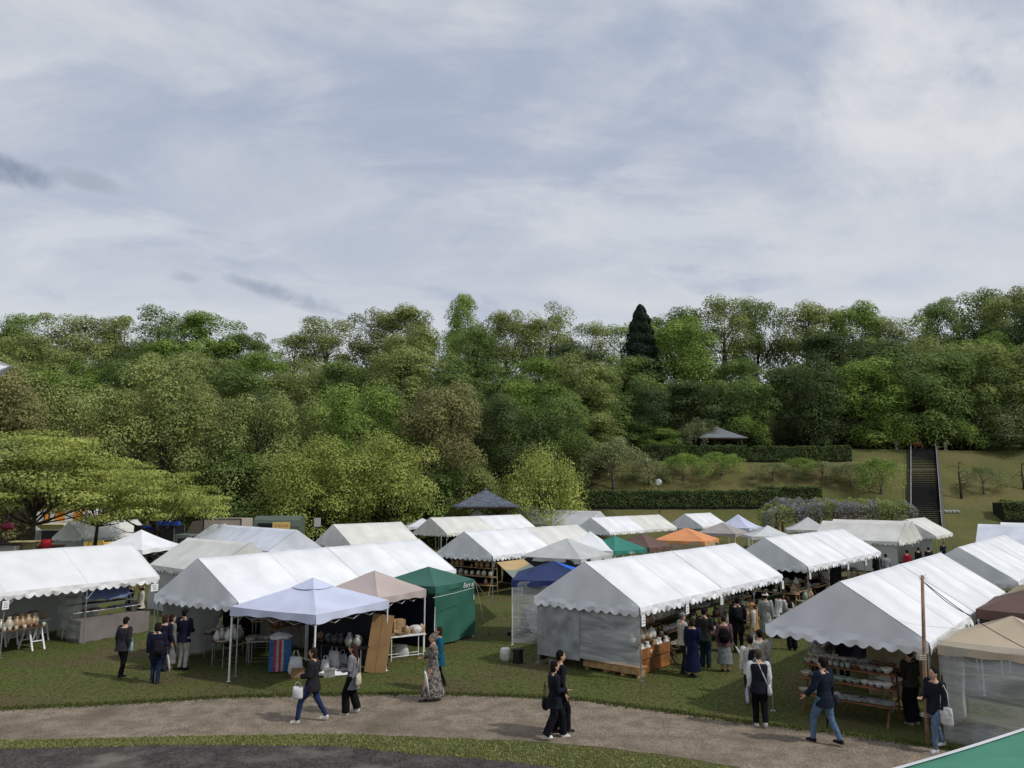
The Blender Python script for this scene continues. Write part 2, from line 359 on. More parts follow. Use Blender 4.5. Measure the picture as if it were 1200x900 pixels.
def b_tote(w, h, d, m, strap=.35, strapm=None):
    def f(o):
        t = MB(); n = 12
        t.rings([(0, 0, -h, d*.35, w*.42), (0, 0, -h*.85, d*.5, w*.5), (0, 0, -h*.4, d*.48, w*.49), (0, 0, 0, d*.22, w*.46)], 14)
        t.build('bag_body', m, o, True)
        t = MB(); t.tube([(0, -w*.3, -.01), (0, -w*.22, strap*.7), (0, 0, strap), (0, w*.22, strap*.7), (0, w*.3, -.01)], .009, 6); t.build('handle', strapm or m, o, True)
    return f
def b_backpack(m):
    def f(o):
        t = MB(); t.rings([(0, 0, -.20, .07, .12), (0, 0, -.15, .09, .15), (0, 0, .05, .085, .15), (0, 0, .17, .06, .12), (0, 0, .2, .02, .05)], 14); t.build('pack_body', m, o, True)
        t = MB(); t.rings([(-.09, 0, -.15, .03, .10), (-.09, 0, -.0, .035, .10), (-.085, 0, .03, .01, .08)], 12); t.build('pocket', m, o, True)
        for sd in (1, -1):
            t = MB(); t.tube([(.05, sd*.09, .16), (.14, sd*.10, .20), (.24, sd*.10, .10), (.22, sd*.12, -.08), (.06, sd*.13, -.15)], (.010), 6); t.build('strap', m, o, True)
    return f
def b_umbrella(m, tilt=(0, 0), L=.75):
    def f(o):
        d = Vector((tilt[0], tilt[1], -1)).normalized()
        t = MB(); t.tube([d*.12, d*.2, d*(L*.6), d*(L*.95)], [.012, .034, .026, .008], 9); t.build('canopy', m, o, True)
        t = MB(); t.tube([-d*.02, d*(L+.05)], .006, 6); t.build('shaft', METAL, o)
        t = MB(); t.tube([-d*.02, -d*.06, -d*.08+Vector((.03, 0, 0)), -d*.05+Vector((.05, 0, 0))], .012, 7); t.build('handle', DWOOD, o, True)
    return f
def b_strap(m, H):
    def f(o):
        t = MB(); t.tube([(.10, .09, .26), (0, .06, .36), (-.12, .0, .2), (-.14, -.10, -.05), (-.06, -.17, -.22)], .014, 6); t.build('strap', m, o, True)
        t = MB(); t.rings([(-.06, -.20, -.42, .10, .05), (-.06, -.20, -.36, .13, .06), (-.06, -.2, -.22, .11, .04)], 12); t.build('bag_body', m, o, True)
    return f
NAVY = (.010, .014, .035); CHAR = (.022, .022, .026); BLK = (.007, .007, .009); JEAN = (.035, .06, .14); WHT = (.70, .70, .70); LG = (.32, .32, .33); CRM = (.52, .48, .40); DB = (.028, .016, .012)
PE = {}
def PP(k, *a, **kw): PE[k] = person(*a, **kw)
PP('w1', 'person in charcoal jacket and blue jeans striding left along the gravel path', 365, 846, 180, 1.62, s=.19, arms=('hold', 'hold'), top=CHAR, hem=.42, top_puff=1.7, bcol=(.022, .034, .095), hair='bob', hcol=DB, shoe=(.6, .58, .52))
PP('w2', 'person with long brown hair, grey top and flared black trousers on the path', 412, 837, 175, 1.60, s=.07, arms=('hold', 'down'), top=(.20, .20, .22), hem=.36, top_puff=1.2, bcol=BLK, wide=.025, hair='long', hcol=(.045, .02, .014), shoe=(.55, .53, .5))
PP('p1', 'person in long black and cream patterned coat beside the green canopy', 507, 821, 190, 1.62, s=.13, arms=('down', 'hold'), top=pattern_cloth(), bottom='dress', skirt_hem=.07, hair='short', hcol=(.16, .14, .12), top_puff=1.2)
PP('p2', 'person in teal tunic walking behind the patterned coat', 514, 808, 190, 1.60, s=.1, arms=('down', 'down'), top=(.01, .10, .17), hem=.38, bcol=BLK, hair='bob', hcol=DB)
PP('k1', 'shorter person of the black-clad pair, white shoes, on the path', 650, 866, 15, 1.58, s=.14, arms=('down', 'hold'), top=(.012, .014, .022), hem=.40, bcol=(.009, .009, .013), wide=.02, hair='bob', hcol=(.012, .009, .009), shoe=(.7, .7, .7), top_puff=1.3)
PP('k2', 'taller person of the black-clad pair, black shoes, on the path', 657, 860, 12, 1.73, s=.1, arms=('down', 'down'), top=(.013, .015, .02), hem=.42, bcol=BLK, hair='short', hcol=(.010, .008, .008), wide=.012)
PP('m1', 'person in dark vest with white sleeves and black trousers walking away', 892, 852, 80, 1.66, s=.06, arms=('down', 'down'), top=WHT, hem=.44, vest=(.014, .014, .026), bcol=BLK, hair='short', hcol=(.06, .05, .03), shoe=(.5, .5, .48), wide=.008)
PP('m2', 'person in navy jacket and light blue jeans stepping onto the path', 969, 872, 122, 1.73, s=.15, arms=('out', 'down'), top=(.012, .017, .032), hem=.44, top_puff=1.4, bcol=(.10, .16, .25), hair='short', hcol=(.012, .009, .009), shoe=(.02, .016, .02))
PP('r1', 'person in dark jacket and jeans carrying white tote by the clear sheet', 1101, 879, 200, 1.60, s=.12, arms=('down', 'hold'), top=(.016, .018, .026), hem=.44, top_puff=1.5, bcol=(.11, .16, .24), hair='bun', hcol=(.012, .010, .010), shoe=(.5, .5, .5))
PP('s1', 'person in black hood and wide black trousers tending the pottery shelf', 1071, 849, 110, 1.66, arms=('hold', 'hold'), top=(.020, .019, .016), hem=.50, bcol=BLK, wide=.03, hat='hood', shoe=(.3, .28, .25), vest=(.028, .026, .02))
PP('a1', 'person in dark grey jacket strolling on the grass at left', 141, 795, 70, 1.66, s=.07, arms=('down', 'down'), top=(.030, .028, .034), hem=.45, top_puff=1.5, bcol=BLK, hair='short', hcol=(.012, .011, .012), lean=6)
PP('a2', 'person in navy coat and blue trousers with a shoulder bag', 181, 801, 100, 1.60, s=.04, arms=('down', 'hold'), top=(.012, .015, .032), hem=.42, top_puff=1.4, bcol=(.012, .024, .06), hair='bob', hcol=(.02, .012, .012))
PP('a3', 'person with reddish brown hair behind the navy coat', 190, 787, 80, 1.60, top=(.014, .014, .03), hem=.44, bcol=(.03, .03, .07), hair='bob', hcol=(.05, .02, .018))
PP('a4', 'person in long pale grey coat with face mask at the pottery tables', 198, 785, 50, 1.58, top=(.17, .165, .16), bottom='dress', skirt_hem=.12, hair='bob', hcol=(.03, .018, .016), mask=True)
PP('a5', 'person in navy jumper and off-white trousers facing the stall', 213, 785, 75, 1.73, arms=('hold', 'hold'), top=(.010, .013, .030), hem=.46, top_puff=1.4, bcol=(.50, .48, .42), hair='short', hcol=(.010, .010, .014), shoe=(.02, .02, .02))
PP('a6', 'person in black with pinned up hair under the left gable', 207, 766, 60, 1.66, top=BLK, hem=.44, bcol=BLK, hair='bun', hcol=(.01, .008, .008))
PP('a7', 'person in cream shawl and black trousers behind the pottery tables', 249, 759, 265, 1.62, arms=('hold', 'hold'), top=(.36, .34, .29), hem=.46, top_puff=1.8, bcol=BLK, hair='bob', hcol=(.03, .02, .015))
PP('c1', 'person in navy top and olive trousers at the left display shelves', 149, 735, 20, 1.70, s=.04, top=(.012, .014, .036), hem=.46, bcol=(.10, .09, .04), hair='short', lean=8)
PP('c2', 'person in cream shirt and straw hat at the left display shelves', 163, 737, 190, 1.62, arms=('hold', 'down'), top=(.55, .50, .42), hem=.47, bcol=BLK, hair='short', hat=('hat', (.45, .34, .20)), shoe=(.6, .6, .6))
PP('d1', 'person in checked cream jacket and grey cap before the long tent', 801, 789, 10, 1.70, s=.04, arms=('hold', 'hold'), top=check_cloth(), hem=.47, bcol=(.018, .02, .035), hair='short', hcol=(.1, .1, .1), hat=('cap', (.22, .21, .19)), top_puff=1.4)
PP('d2', 'person in long navy dress with fair scarf before the long tent', 813, 793, 55, 1.60, s=.05, arms=('down', 'hold'), top=(.009, .013, .045), bottom='dress', skirt_hem=.10, hair='bob', hcol=(.03, .018, .014))
PP('d3', 'person in dark olive jacket looking at the pottery shelves', 827, 782, 60, 1.72, arms=('hold', 'hold'), top=(.028, .030, .026), hem=.44, bcol=(.012, .03, .05), hair='short', hcol=(.01, .008, .008), wide=.01)
PP('d4', 'person in dusky mauve top and pale grey skirt with black backpack', 850, 787, 75, 1.58, top=(.13, .07, .075), hem=.45, bottom='skirt', skirt_hem=.14, bcol=(.20, .22, .22), hair='bun', hcol=(.03, .018, .016))
PP('d5', 'person in black coat with black backpack in the tent aisle', 866, 764, 80, 1.74, s=.05, top=(.012, .013, .017), hem=.36, bcol=(.012, .012, .014), hair='short', hcol=(.01, .008, .008), top_puff=1.3)
PP('d6', 'person in orange cap, tan vest and white trousers', 885, 766, 160, 1.60, arms=('down', 'hold'), top=(.55, .53, .48), hem=.45, vest=(.38, .24, .11), bcol=(.58, .56, .52), hair='short', hcol=(.05, .03, .02), hat=('cap', (.62, .28, .08)))
PP('d7', 'person in pale sage coat and white bucket hat in the aisle', 899, 752, 60, 1.66, top=(.36, .38, .35), bottom='dress', skirt_hem=.2, hair='short', hat=('hat', (.60, .57, .50)))
PP('d8', 'person in white blouse leaning over a pottery table', 912, 748, 30, 1.62, lean=24, arms=('reach', 'reach'), top=(.55, .55, .52), hem=.46, bcol=(.02, .025, .045), hair='bob', hcol=(.02, .015, .012))
PP('d9', 'person with reddish hair and pale blouse half hidden by right gable', 925, 748, 60, 1.45, top=(.50, .49, .46), hem=.46, bcol=CHAR, hair='bob', hcol=(.07, .022, .02))
PP('e1', 'person in white hooded jacket with dark hair bun, walking away', 882, 826, 85, 1.63, s=.05, arms=('down', 'hold'), top=(.58, .57, .53), hem=.44, top_puff=1.6, bcol=(.015, .018, .035), hair='bun', hcol=(.012, .010, .010))
PP('e2', 'person in cream cardigan beside the white hooded jacket', 893, 815, 85, 1.63, top=(.50, .48, .43), hem=.40, bcol=(.10, .10, .09), hair='short', hcol=(.012, .010, .010))
PP('f1', 'person in grey smock and black trousers bending behind right tent corner', 929, 762, 80, 1.55, lean=10, arms=('hold', 'hold'), top=(.10, .10, .11), hem=.42, bcol=BLK, hair='bob', wide=.02)
PP('f2', 'person in pale top and black skirt behind the right pottery shelves', 962, 800, 250, 1.64, arms=('hold', 'hold'), top=(.30, .31, .31), hem=.46, bottom='skirt', skirt_hem=.15, bcol=BLK, hair='bob')
PP('f3', 'person in khaki jacket behind the right pottery shelves', 977, 796, 120, 1.60, top=(.12, .12, .09), hem=.44, bcol=(.10, .11, .07), hair='short')
PP('f4', 'person in navy jumper carrying a white shopping bag', 992, 803, 100, 1.62, top=(.014, .016, .028), hem=.46, bcol=BLK, hair='short')
PP('g1', 'person in white shirt behind the middle right counter', 967, 703, 255, 1.62, arms=('hold', 'hold'), top=(.55, .55, .55), hem=.48, bcol=BLK, hair='bob')
PP('g2', 'person in black top standing left of the white shirt', 955, 702, 250, 1.62, top=BLK, hem=.46, bcol=BLK, hair='long')
PP('h1', 'person in black coat near the pale back row tent', 1029, 684, 100, 1.68, top=BLK, hem=.36, bcol=BLK, hair='bob')
PP('h2', 'person in light grey top near the pale back row tent', 1040, 684, 90, 1.66, top=(.26, .27, .29), hem=.46, bcol=(.04, .05, .08), hair='short')
PP('h3', 'person in crimson shirt before the pale back row tent', 1065, 678, 100, 1.68, top=(.30, .015, .03), hem=.46, bcol=CHAR, hair='short')
PP('h4', 'person in black shirt right of the crimson shirt', 1078, 674, 110, 1.70, top=BLK, hem=.46, bcol=CHAR, hair='short')
PP('h5', 'person in navy top under the cream tent at the stairs', 1107, 664, 200, 1.66, arms=('reach', 'down'), top=(.014, .018, .04), hem=.46, bcol=CHAR, hair='short')
for i, (x, t_) in enumerate(((1170, 'leftmost of three dark-haired people behind the far right tent'), (1179, 'middle one of three dark-haired people behind far right tent'), (1188, 'rightmost of three dark-haired people behind far right tent'))):
    q = gp(x, 694, 1.58); PP('n%d' % i, t_, 0, 0, 80+20*i, 1.60+.02*i, top=((.03, .03, .04), (.10, .02, .02), BLK)[i], bcol=CHAR, world=(q.x, q.y, 0))
PP('t1', 'person in black shirt between the cream tent and the stairs', 1090, 672, 80, 1.64, top=(.02, .02, .02), bcol=CHAR)
# carried things
WB = cloth((.62, .62, .60)); 
item('tote_bag', 'glossy white carrier bag held by the person in charcoal jacket', 'bag', PE['w1'], (.18, .10, .50), b_tote(.24, .27, .10, mat('silver_bag', (.62, .63, .63), rough=.35), .10), PI/2)
item('shoulder_bag', 'cream tote slung behind the person with long brown hair', 'bag', PE['w2'], (-.12, .11, .60), b_tote(.30, .26, .12, cloth((.50, .46, .36)), .34))
item('umbrella', 'rolled white umbrella held beside the patterned coat', 'umbrella', PE['p1'], (.15, .14, .55), b_umbrella(WB, (-.2, .1)))
item('handbag', 'black handbag of the black-clad pair on the path', 'bag', PE['k1'], (-.10, .10, .50), b_tote(.26, .22, .13, cloth(BLK, 'black_cloth'), .30))
item('carrier_bag', 'pale lilac bag hanging left of the dark vest', 'bag', PE['m1'], (.02, .16, .49), b_tote(.20, .32, .09, cloth((.40, .40, .46)), .08), PI/2)
item('shoulder_bag', 'black bag with white strap across the dark vest', 'bag', PE['m1'], (.0, .0, .68), b_strap(cloth((.6, .6, .6), 'white_strap'), 1.66), 0)
item('shoulder_bag', 'dark grey crossbody bag on the navy jacket', 'bag', PE['m2'], (.0, -.02, .68), b_strap(cloth((.03, .034, .045)), 1.7))
item('umbrella', 'folded black umbrella beside the light blue jeans', 'umbrella', PE['m2'], (.06, -.15, .47), b_umbrella(cloth(BLK, 'black_cloth'), (.1, 0), .62))
item('tote_bag', 'white canvas tote of the person by the clear sheet', 'bag', PE['r1'], (.03, .155, .56), b_tote(.34, .34, .12, WB, .42))
item('carrier_bag', 'light blue bag of the dark grey jacket at left', 'bag', PE['a1'], (.03, -.15, .60), b_tote(.16, .26, .07, cloth((.30, .45, .50)), .12))
item('umbrella', 'rolled ivory umbrella of the navy coat at left', 'umbrella', PE['a2'], (.08, -.15, .52), b_umbrella(cloth((.62, .60, .48)), (.22, -.12)))
item('backpack', 'black shoulder pack worn on the navy coat at left', 'bag', PE['a2'], (-.10, -.06, .60), b_backpack(cloth((.016, .014, .02))))
item('backpack', 'black backpack worn over the dusky mauve top', 'bag', PE['d4'], (-.11, 0, .66), b_backpack(cloth(BLK, 'black_cloth')))
item('umbrella', 'rolled white umbrella of the person in pale grey skirt', 'umbrella', PE['d4'], (.03, -.16, .52), b_umbrella(WB, (.05, -.55)))
item('backpack', 'black backpack worn over the black coat in the aisle', 'bag', PE['d5'], (-.11, 0, .68), b_backpack(cloth((.010, .011, .015))))
item('backpack', 'small black bag on the back of the white hooded jacket', 'bag', PE['e1'], (-.12, -.03, .70), b_backpack(cloth((.012, .012, .014))))
item('tote_bag', 'pale tote bag of the person in checked jacket', 'bag', PE['d1'], (.03, -.15, .49), b_tote(.26, .28, .09, cloth((.34, .33, .29)), .12))
item('carrier_bag', 'white shopping bag of the navy jumper behind right shelves', 'bag', PE['f4'], (.02, .15, .50), b_tote(.28, .30, .1, WB, .1))
# ================================================================ TERRAIN
KN = [(-100, 0), (74, 0), (78, .9), (97, 10.4), (101, 10.7), (126, 22.5), (140, 25), (240, 27), (900, 30)]
def hgt(x, y):
    z = np.interp(y, [k[0] for k in KN], [k[1] for k in KN])
    return float(z + (.25*mnoise.noise(Vector((x*.06, y*.08, 0)))*min(1, max(0, (y-80)/10))))
def smooth_blob(name, b, kind, m): o = b.build(name, m); tag(o, kind=kind); return o
xs = sorted(set([-900, -600, -400, -250, -180, -140] + [round(-110+2.2*i, 2) for i in range(101)] + [130, 160, 220, 320, 500, 900]))
ys = [-300, -100, -40] + [-10+4*i for i in range(20)] + [70+1.5*i for i in range(50)] + [150, 165, 190, 240, 320, 450, 700, 900]
ys = sorted(set(ys))
vs = [(x, y, hgt(x, y)) for y in ys for x in xs]; nx = len(xs)
g = MB(); g.add(vs, [(j*nx+i, j*nx+i+1, (j+1)*nx+i+1, (j+1)*nx+i) for j in range(len(ys)-1) for i in range(nx-1)])
def groundmat():
    m = bpy.data.materials.new('lawn'); m.use_nodes = True; t = m.node_tree; t.nodes.clear(); L = t.links.new
    out = nd(t, 'ShaderNodeOutputMaterial'); p = nd(t, 'ShaderNodeBsdfPrincipled'); p.inputs['Roughness'].default_value = .95; p.inputs['Specular IOR Level'].default_value = .1
    tc = nd(t, 'ShaderNodeTexCoord')
    def nz(s, d=6): n = nd(t, 'ShaderNodeTexNoise'); n.inputs['Scale'].default_value = s; n.inputs['Detail'].default_value = d; L(tc.outputs['Object'], n.inputs['Vector']); return n
    def mr(src, a, b): r = nd(t, 'ShaderNodeMapRange'); r.inputs['From Min'].default_value = a; r.inputs['From Max'].default_value = b; L(src, r.inputs['Value']); return r.outputs[0]
    def mix(f, a, b):
        x = nd(t, 'ShaderNodeMix', data_type='RGBA'); L(f, x.inputs['Factor'])
        for s_, v in (('A', a), ('B', b)):
            if isinstance(v, tuple): x.inputs[s_].default_value = (*v, 1)
            else: L(v, x.inputs[s_])
        return x.outputs['Result']
    fine = mr(nz(9, 8).outputs['Fac'], .3, .7); mid = mr(nz(.7).outputs['Fac'], .38, .62); big = mr(nz(.16).outputs['Fac'], .4, .62)
    lawn = mix(fine, (.048, .066, .015), (.112, .140, .038)); lawn = mix(mid, lawn, mix(fine, (.075, .075, .026), (.125, .120, .045))); lawn = mix(mr(nz(.33, 7).outputs['Fac'], .5, .66), lawn, mix(fine, (.075, .060, .030), (.13, .105, .055)))
    dry = mix(fine, (.095, .082, .030), (.20, .175, .075)); dry = mix(big, dry, mix(fine, (.075, .082, .025), (.13, .135, .05)))
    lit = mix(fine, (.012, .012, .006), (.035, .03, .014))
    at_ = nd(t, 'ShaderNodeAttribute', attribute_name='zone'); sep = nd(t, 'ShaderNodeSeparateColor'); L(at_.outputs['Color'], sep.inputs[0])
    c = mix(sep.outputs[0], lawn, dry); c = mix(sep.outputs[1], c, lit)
    L(c, p.inputs['Base Color'])
    b = nd(t, 'ShaderNodeBump'); b.inputs['Strength'].default_value = .7; b.inputs['Distance'].default_value = .06; L(nz(14, 8).outputs['Fac'], b.inputs['Height']); L(b.outputs[0], p.inputs['Normal']); L(p.outputs[0], out.inputs[0])
    return m
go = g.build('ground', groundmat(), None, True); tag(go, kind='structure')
ca = go.data.color_attributes.new('zone', 'FLOAT_COLOR', 'POINT')
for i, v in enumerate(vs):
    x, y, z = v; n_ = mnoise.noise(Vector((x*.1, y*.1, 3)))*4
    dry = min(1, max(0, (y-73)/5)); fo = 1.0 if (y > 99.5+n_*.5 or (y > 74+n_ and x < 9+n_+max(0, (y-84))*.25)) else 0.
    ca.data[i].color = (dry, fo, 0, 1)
# path, verge, road
def interp(pts, x): return float(np.interp(x, [p[0] for p in pts], [p[1] for p in pts]))
topE = [(-40, 14), (-20, 17.6), (-12.28, 19.16), (-9.79, 19.6), (-7.21, 20.23), (-4.38, 20.47), (-2.2, 20.56), (0, 20.31), (1.71, 19.99), (3.27, 19.16), (5.22, 18.14), (7.01, 17.34), (8.55, 16.45), (9.88, 15.56), (14, 12.2), (22, 4)]
botE = [(-40, 12), (-20, 15.6), (-10.72, 16.83), (-6.08, 17.16), (-3.68, 17.28), (0, 16.83), (1.75, 16.45), (3.35, 15.8), (4.35, 15.24), (7, 13.2), (10, 10), (14, 4)]
rodE = [(-40, 11.4), (-20, 15.1), (-10.37, 16.29), (-7.03, 16.56), (-3.5, 16.5), (-2.27, 16.09), (-1.12, 15.84), (0, 15.56), (.81, 15.24), (3, 13.9), (6, 11), (9, 6)]
def strip(name, lo, hi, z, m, x0, x1, jl=.04, jh=.04, n=700):
    b = MB(); v = []
    for i in range(n+1):
        x = x0+(x1-x0)*i/n
        a = (lo if isinstance(lo, float) else interp(lo, x)) + jl*(mnoise.noise(Vector((x*3, 1, z*90)))+.6*mnoise.noise(Vector((x*11, 2, z*90))))
        c = interp(hi, x) + jh*(mnoise.noise(Vector((x*3, 5, z*70)))+.6*mnoise.noise(Vector((x*11, 8, z*70))))
        v += [(x, a, z), (x, c, z)]
    b.add(v, [(2*i, 2*i+2, 2*i+3, 2*i+1) for i in range(n)]); o = b.build(name, m); return tag(o, kind='structure')
def pathmat(name, c1, c2, wet, rough, sc):
    m = bpy.data.materials.new(name); m.use_nodes = True; t = m.node_tree; t.nodes.clear(); L = t.links.new
    out = nd(t, 'ShaderNodeOutputMaterial'); p = nd(t, 'ShaderNodeBsdfPrincipled'); p.inputs['Roughness'].default_value = rough; p.inputs['Specular IOR Level'].default_value = .2
    tc = nd(t, 'ShaderNodeTexCoord')
    def nz(s, d=6, k='ShaderNodeTexNoise'): n = nd(t, k); n.inputs['Scale'].default_value = s; n.inputs['Detail'].default_value = d; L(tc.outputs['Object'], n.inputs['Vector']); return n
    vo = nd(t, 'ShaderNodeTexVoronoi'); vo.inputs['Scale'].default_value = sc; L(tc.outputs['Object'], vo.inputs['Vector'])
    x = nd(t, 'ShaderNodeMix', data_type='RGBA'); x.inputs['A'].default_value = (*c1, 1); x.inputs['B'].default_value = (*c2, 1); L(vo.outputs['Color'], x.inputs['Factor'])
    r = nd(t, 'ShaderNodeMapRange'); r.inputs['From Min'].default_value = .52; r.inputs['From Max'].default_value = .72; r.inputs['To Max'].default_value = .85; L(nz(.55, 3).outputs['Fac'], r.inputs['Value'])
    y = nd(t, 'ShaderNodeMix', data_type='RGBA'); L(r.outputs[0], y.inputs['Factor']); L(x.outputs['Result'], y.inputs['A']); y.inputs['B'].default_value = (*wet, 1)
    r2 = nd(t, 'ShaderNodeMapRange'); r2.inputs['From Min'].default_value = .4; r2.inputs['From Max'].default_value = .6; r2.inputs['To Min'].default_value = .8; r2.inputs['To Max'].default_value = 1.15; L(nz(2.2).outputs['Fac'], r2.inputs['Value'])
    mu = nd(t, 'ShaderNodeVectorMath', operation='SCALE'); L(y.outputs['Result'], mu.inputs[0]); L(r2.outputs[0], mu.inputs['Scale']); L(mu.outputs[0], p.inputs['Base Color'])
    b = nd(t, 'ShaderNodeBump'); b.inputs['Strength'].default_value = .8; b.inputs['Distance'].default_value = .02; L(vo.outputs['Distance'], b.inputs['Height']); L(b.outputs[0], p.inputs['Normal']); L(p.outputs[0], out.inputs[0]); return m
strip('path', botE, topE, .004, pathmat('gravel', (.145, .113, .082), (.31, .255, .19), (.12, .095, .068), .95, 34), -39, 13.9, .05, .06)
strip('road', -30., rodE, .008, pathmat('asphalt', (.028, .025, .023), (.095, .085, .078), (.15, .135, .115), .95, 22), -39, 9, 0, .05)
# grass tufts
def quads(P, N, S, aspect=1.0, rise=None, name='leaves', m=None, tone=None):
    n = len(P); r = rng.normal(size=(n, 3)); a = np.cross(N, r); a /= np.linalg.norm(a, axis=1)[:, None]+1e-9; b = np.cross(N, a)
    S = (S if np.ndim(S) else np.full(n, S))[:, None]; a = a*S*.5; b = b*S*.5*aspect
    V = np.stack([P-a-b*.3, P-b, P+a-b*.3+0, P+a*.55+b*.8, P+b*1.05, P-a*.55+b*.8], 1) if False else np.stack([P-a, P-b, P+a, P+b], 1)
    me = bpy.data.meshes.new(name); me.vertices.add(n*4); me.vertices.foreach_set('co', V.astype('f').ravel())
    me.loops.add(n*4); me.loops.foreach_set('vertex_index', np.arange(n*4, dtype='i')); me.polygons.add(n); me.polygons.foreach_set('loop_start', np.arange(0, n*4, 4, dtype='i'))
    me.update(calc_edges=True); me.validate()
    t = me.attributes.new('tone', 'FLOAT', 'FACE'); t.data.foreach_set('value', (rng.random(n) if tone is None else tone).astype('f'))
    if m: me.materials.append(m)
    return me
def tufts(name, n, fn, m, hmin, hmax, label):
    P = np.array([fn() for _ in range(n)]); hh = rng.uniform(hmin, hmax, n); w = rng.uniform(.012, .03, n); a = rng.uniform(0, 2*PI, n)
    d = np.stack([np.cos(a), np.sin(a), np.zeros(n)], 1)*w[:, None]; tip = P+np.stack([rng.normal(0, .35, n)*hh, rng.normal(0, .35, n)*hh, hh], 1)
    V = np.stack([P-d, P+d, tip], 1); me = bpy.data.meshes.new(name); me.vertices.add(n*3); me.vertices.foreach_set('co', V.astype('f').ravel()); me.loops.add(n*3); me.loops.foreach_set('vertex_index', np.arange(n*3, dtype='i'))
    me.polygons.add(n); me.polygons.foreach_set('loop_start', np.arange(0, n*3, 3, dtype='i')); me.update(calc_edges=True); me.validate()
    t = me.attributes.new('tone', 'FLOAT', 'FACE'); t.data.foreach_set('value', rng.random(n).astype('f')); me.materials.append(m)
    o = bpy.data.objects.new(name, me); COL.objects.link(o); tag(o, label, 'grass', kind='stuff'); return o
def f_verge():
    x = random.uniform(-14, 5); lo, hi = interp(rodE, x), interp(botE, x); u = random.random()**1.2; return (x, lo+(hi-lo)*u*.93+random.gauss(0, .04), .003)
def f_lawn():
    while True:
        y = random.uniform(18.2, 34); x = random.uniform(-.68*y, .68*y)
        if y > interp(topE, x)+.0: return (x, y-(.06 if random.random() < .1 else 0), 0)
def f_edge():
    x = random.uniform(-14, 10); return (x, interp(topE, x)+random.gauss(0, .10), .003)
tufts('grass', 26000, f_verge, LEAF['verge'], .012, .045, 'rough light green grass verge between gravel path and asphalt')
tufts('grass', 60000, f_lawn, LEAF['lawn'], .010, .028, 'short green lawn grass under and around the tents')
tufts('grass', 9000, f_edge, LEAF['lawn'], .02, .07, 'ragged grass along the far edge of the gravel path')
# ================================================================ TREES
def tree_data(seed, h, cw, lo, kind='broad', nleaf=9000, ls=.26, nclump=90, flat=.55):
    r = np.random.default_rng(seed); C = []
    while len(C) < nclump:
        if kind == 'layer':
            z = lo*h+(h*.97-lo*h)*r.random()**.8; e = cw/2*math.sqrt(max(.05, 1-((z/h-.45)/.62)**2)); a = r.random()*2*PI; q = e*math.sqrt(r.random())
            C.append((q*math.cos(a), q*math.sin(a), z-.04*q))
        elif kind == 'weep':
            a = r.random()*2*PI; q = cw/2*math.sqrt(r.random())*(1+.35*math.sin(2*a+seed)+.2*math.sin(5*a+seed)); C.append((q*math.cos(a), q*math.sin(a), h*(.98-.30*(2*q/cw)**2-r.random()*.14)))
        elif kind == 'round':
            a = r.random()*2*PI; u = r.random()*1.05-.05; q = math.sqrt(max(0, 1-u*u)); k = r.uniform(.75, 1.)
            C.append((cw/2*q*k*math.cos(a), cw/2*q*k*math.sin(a), h*(lo+(.97-lo)*max(0, u)*k)))
        else:
            a = r.random()*2*PI; t_ = r.random()**.85; k = math.sqrt(r.random())*.85+.15
            prof = (math.sin(PI*(.14+.74*t_))**.55)*(1+.16*math.sin(3*a+seed)+.10*math.sin(5*a+seed*2)); q = cw/2*prof*k
            C.append((q*math.cos(a), q*math.sin(a), h*(lo+(1-lo)*t_*.97)+(.06*h*math.sin(a*2+seed)*(t_ > .6))))
    C = np.array(C)
    rc = cw*r.uniform(.12, .21, nclump)*(.8 if kind in ('weep', 'layer') else 1)
    idx = r.integers(0, nclump, nleaf); d = r.normal(size=(nleaf, 3)); d /= np.linalg.norm(d, axis=1)[:, None]; d[:, 2] = np.where((d[:, 2] < 0) & (r.random(nleaf) < .55), -d[:, 2], d[:, 2])
    rad = rc[idx]*np.where(r.random(nleaf) < .8, r.uniform(.82, 1.1, nleaf), r.uniform(.3, .9, nleaf))
    P = C[idx]+d*rad[:, None]*np.array([1, 1, flat if kind != 'layer' else .26])
    if kind == 'weep': P[:, 2] -= r.random(nleaf)**1.5*h*.55*np.clip(np.hypot(P[:, 0], P[:, 1])/(cw/2), .2, 1); P[:, 2] = np.maximum(P[:, 2], .25*h*r.random(nleaf)+.1)
    N = d*1.0+np.array([0, 0, .35])+r.normal(size=(nleaf, 3))*.33; N /= np.linalg.norm(N, axis=1)[:, None]
    S = ls*r.uniform(.6, 1.35, nleaf); tone = np.clip(r.random(nclump)[idx]*.75+r.random(nleaf)*.22, 0, 1)
    me = quads(P, N, S, .8, name='crown', tone=tone)
    b = MB(); tr = h*.017+.05; bx, by = r.normal(0, .03*h, 2); th = h*(.62 if kind not in ('layer', 'weep') else .45)
    tp = [(0, 0, -.6), (0, 0, .0), (bx*.3, by*.3, th*.35), (bx*.8, by*.8, th*.7), (bx, by, th)]
    b.tube(tp, [tr*1.5, tr*1.25, tr, tr*.75, tr*.45], 8)
    for i in range(nclump):
        c = Vector(C[i]); z0 = min(th*.95, max(lo*h*.7, c.z*r.uniform(.35, .7))); f = z0/th; s0 = Vector((bx*f, by*f, z0))
        if r.random() < (.5 if kind == 'broad' else .45):
            md = s0.lerp(c, .5)+Vector((0, 0, -.02*h+r.normal()*.02*h)); w = tr*((.26 if i % 5 else .42) if kind != 'weep' else .22); b.tube([s0, md, c], [w, w*.55, w*.18], 4, cap=False)
    return b, me
TV = {}
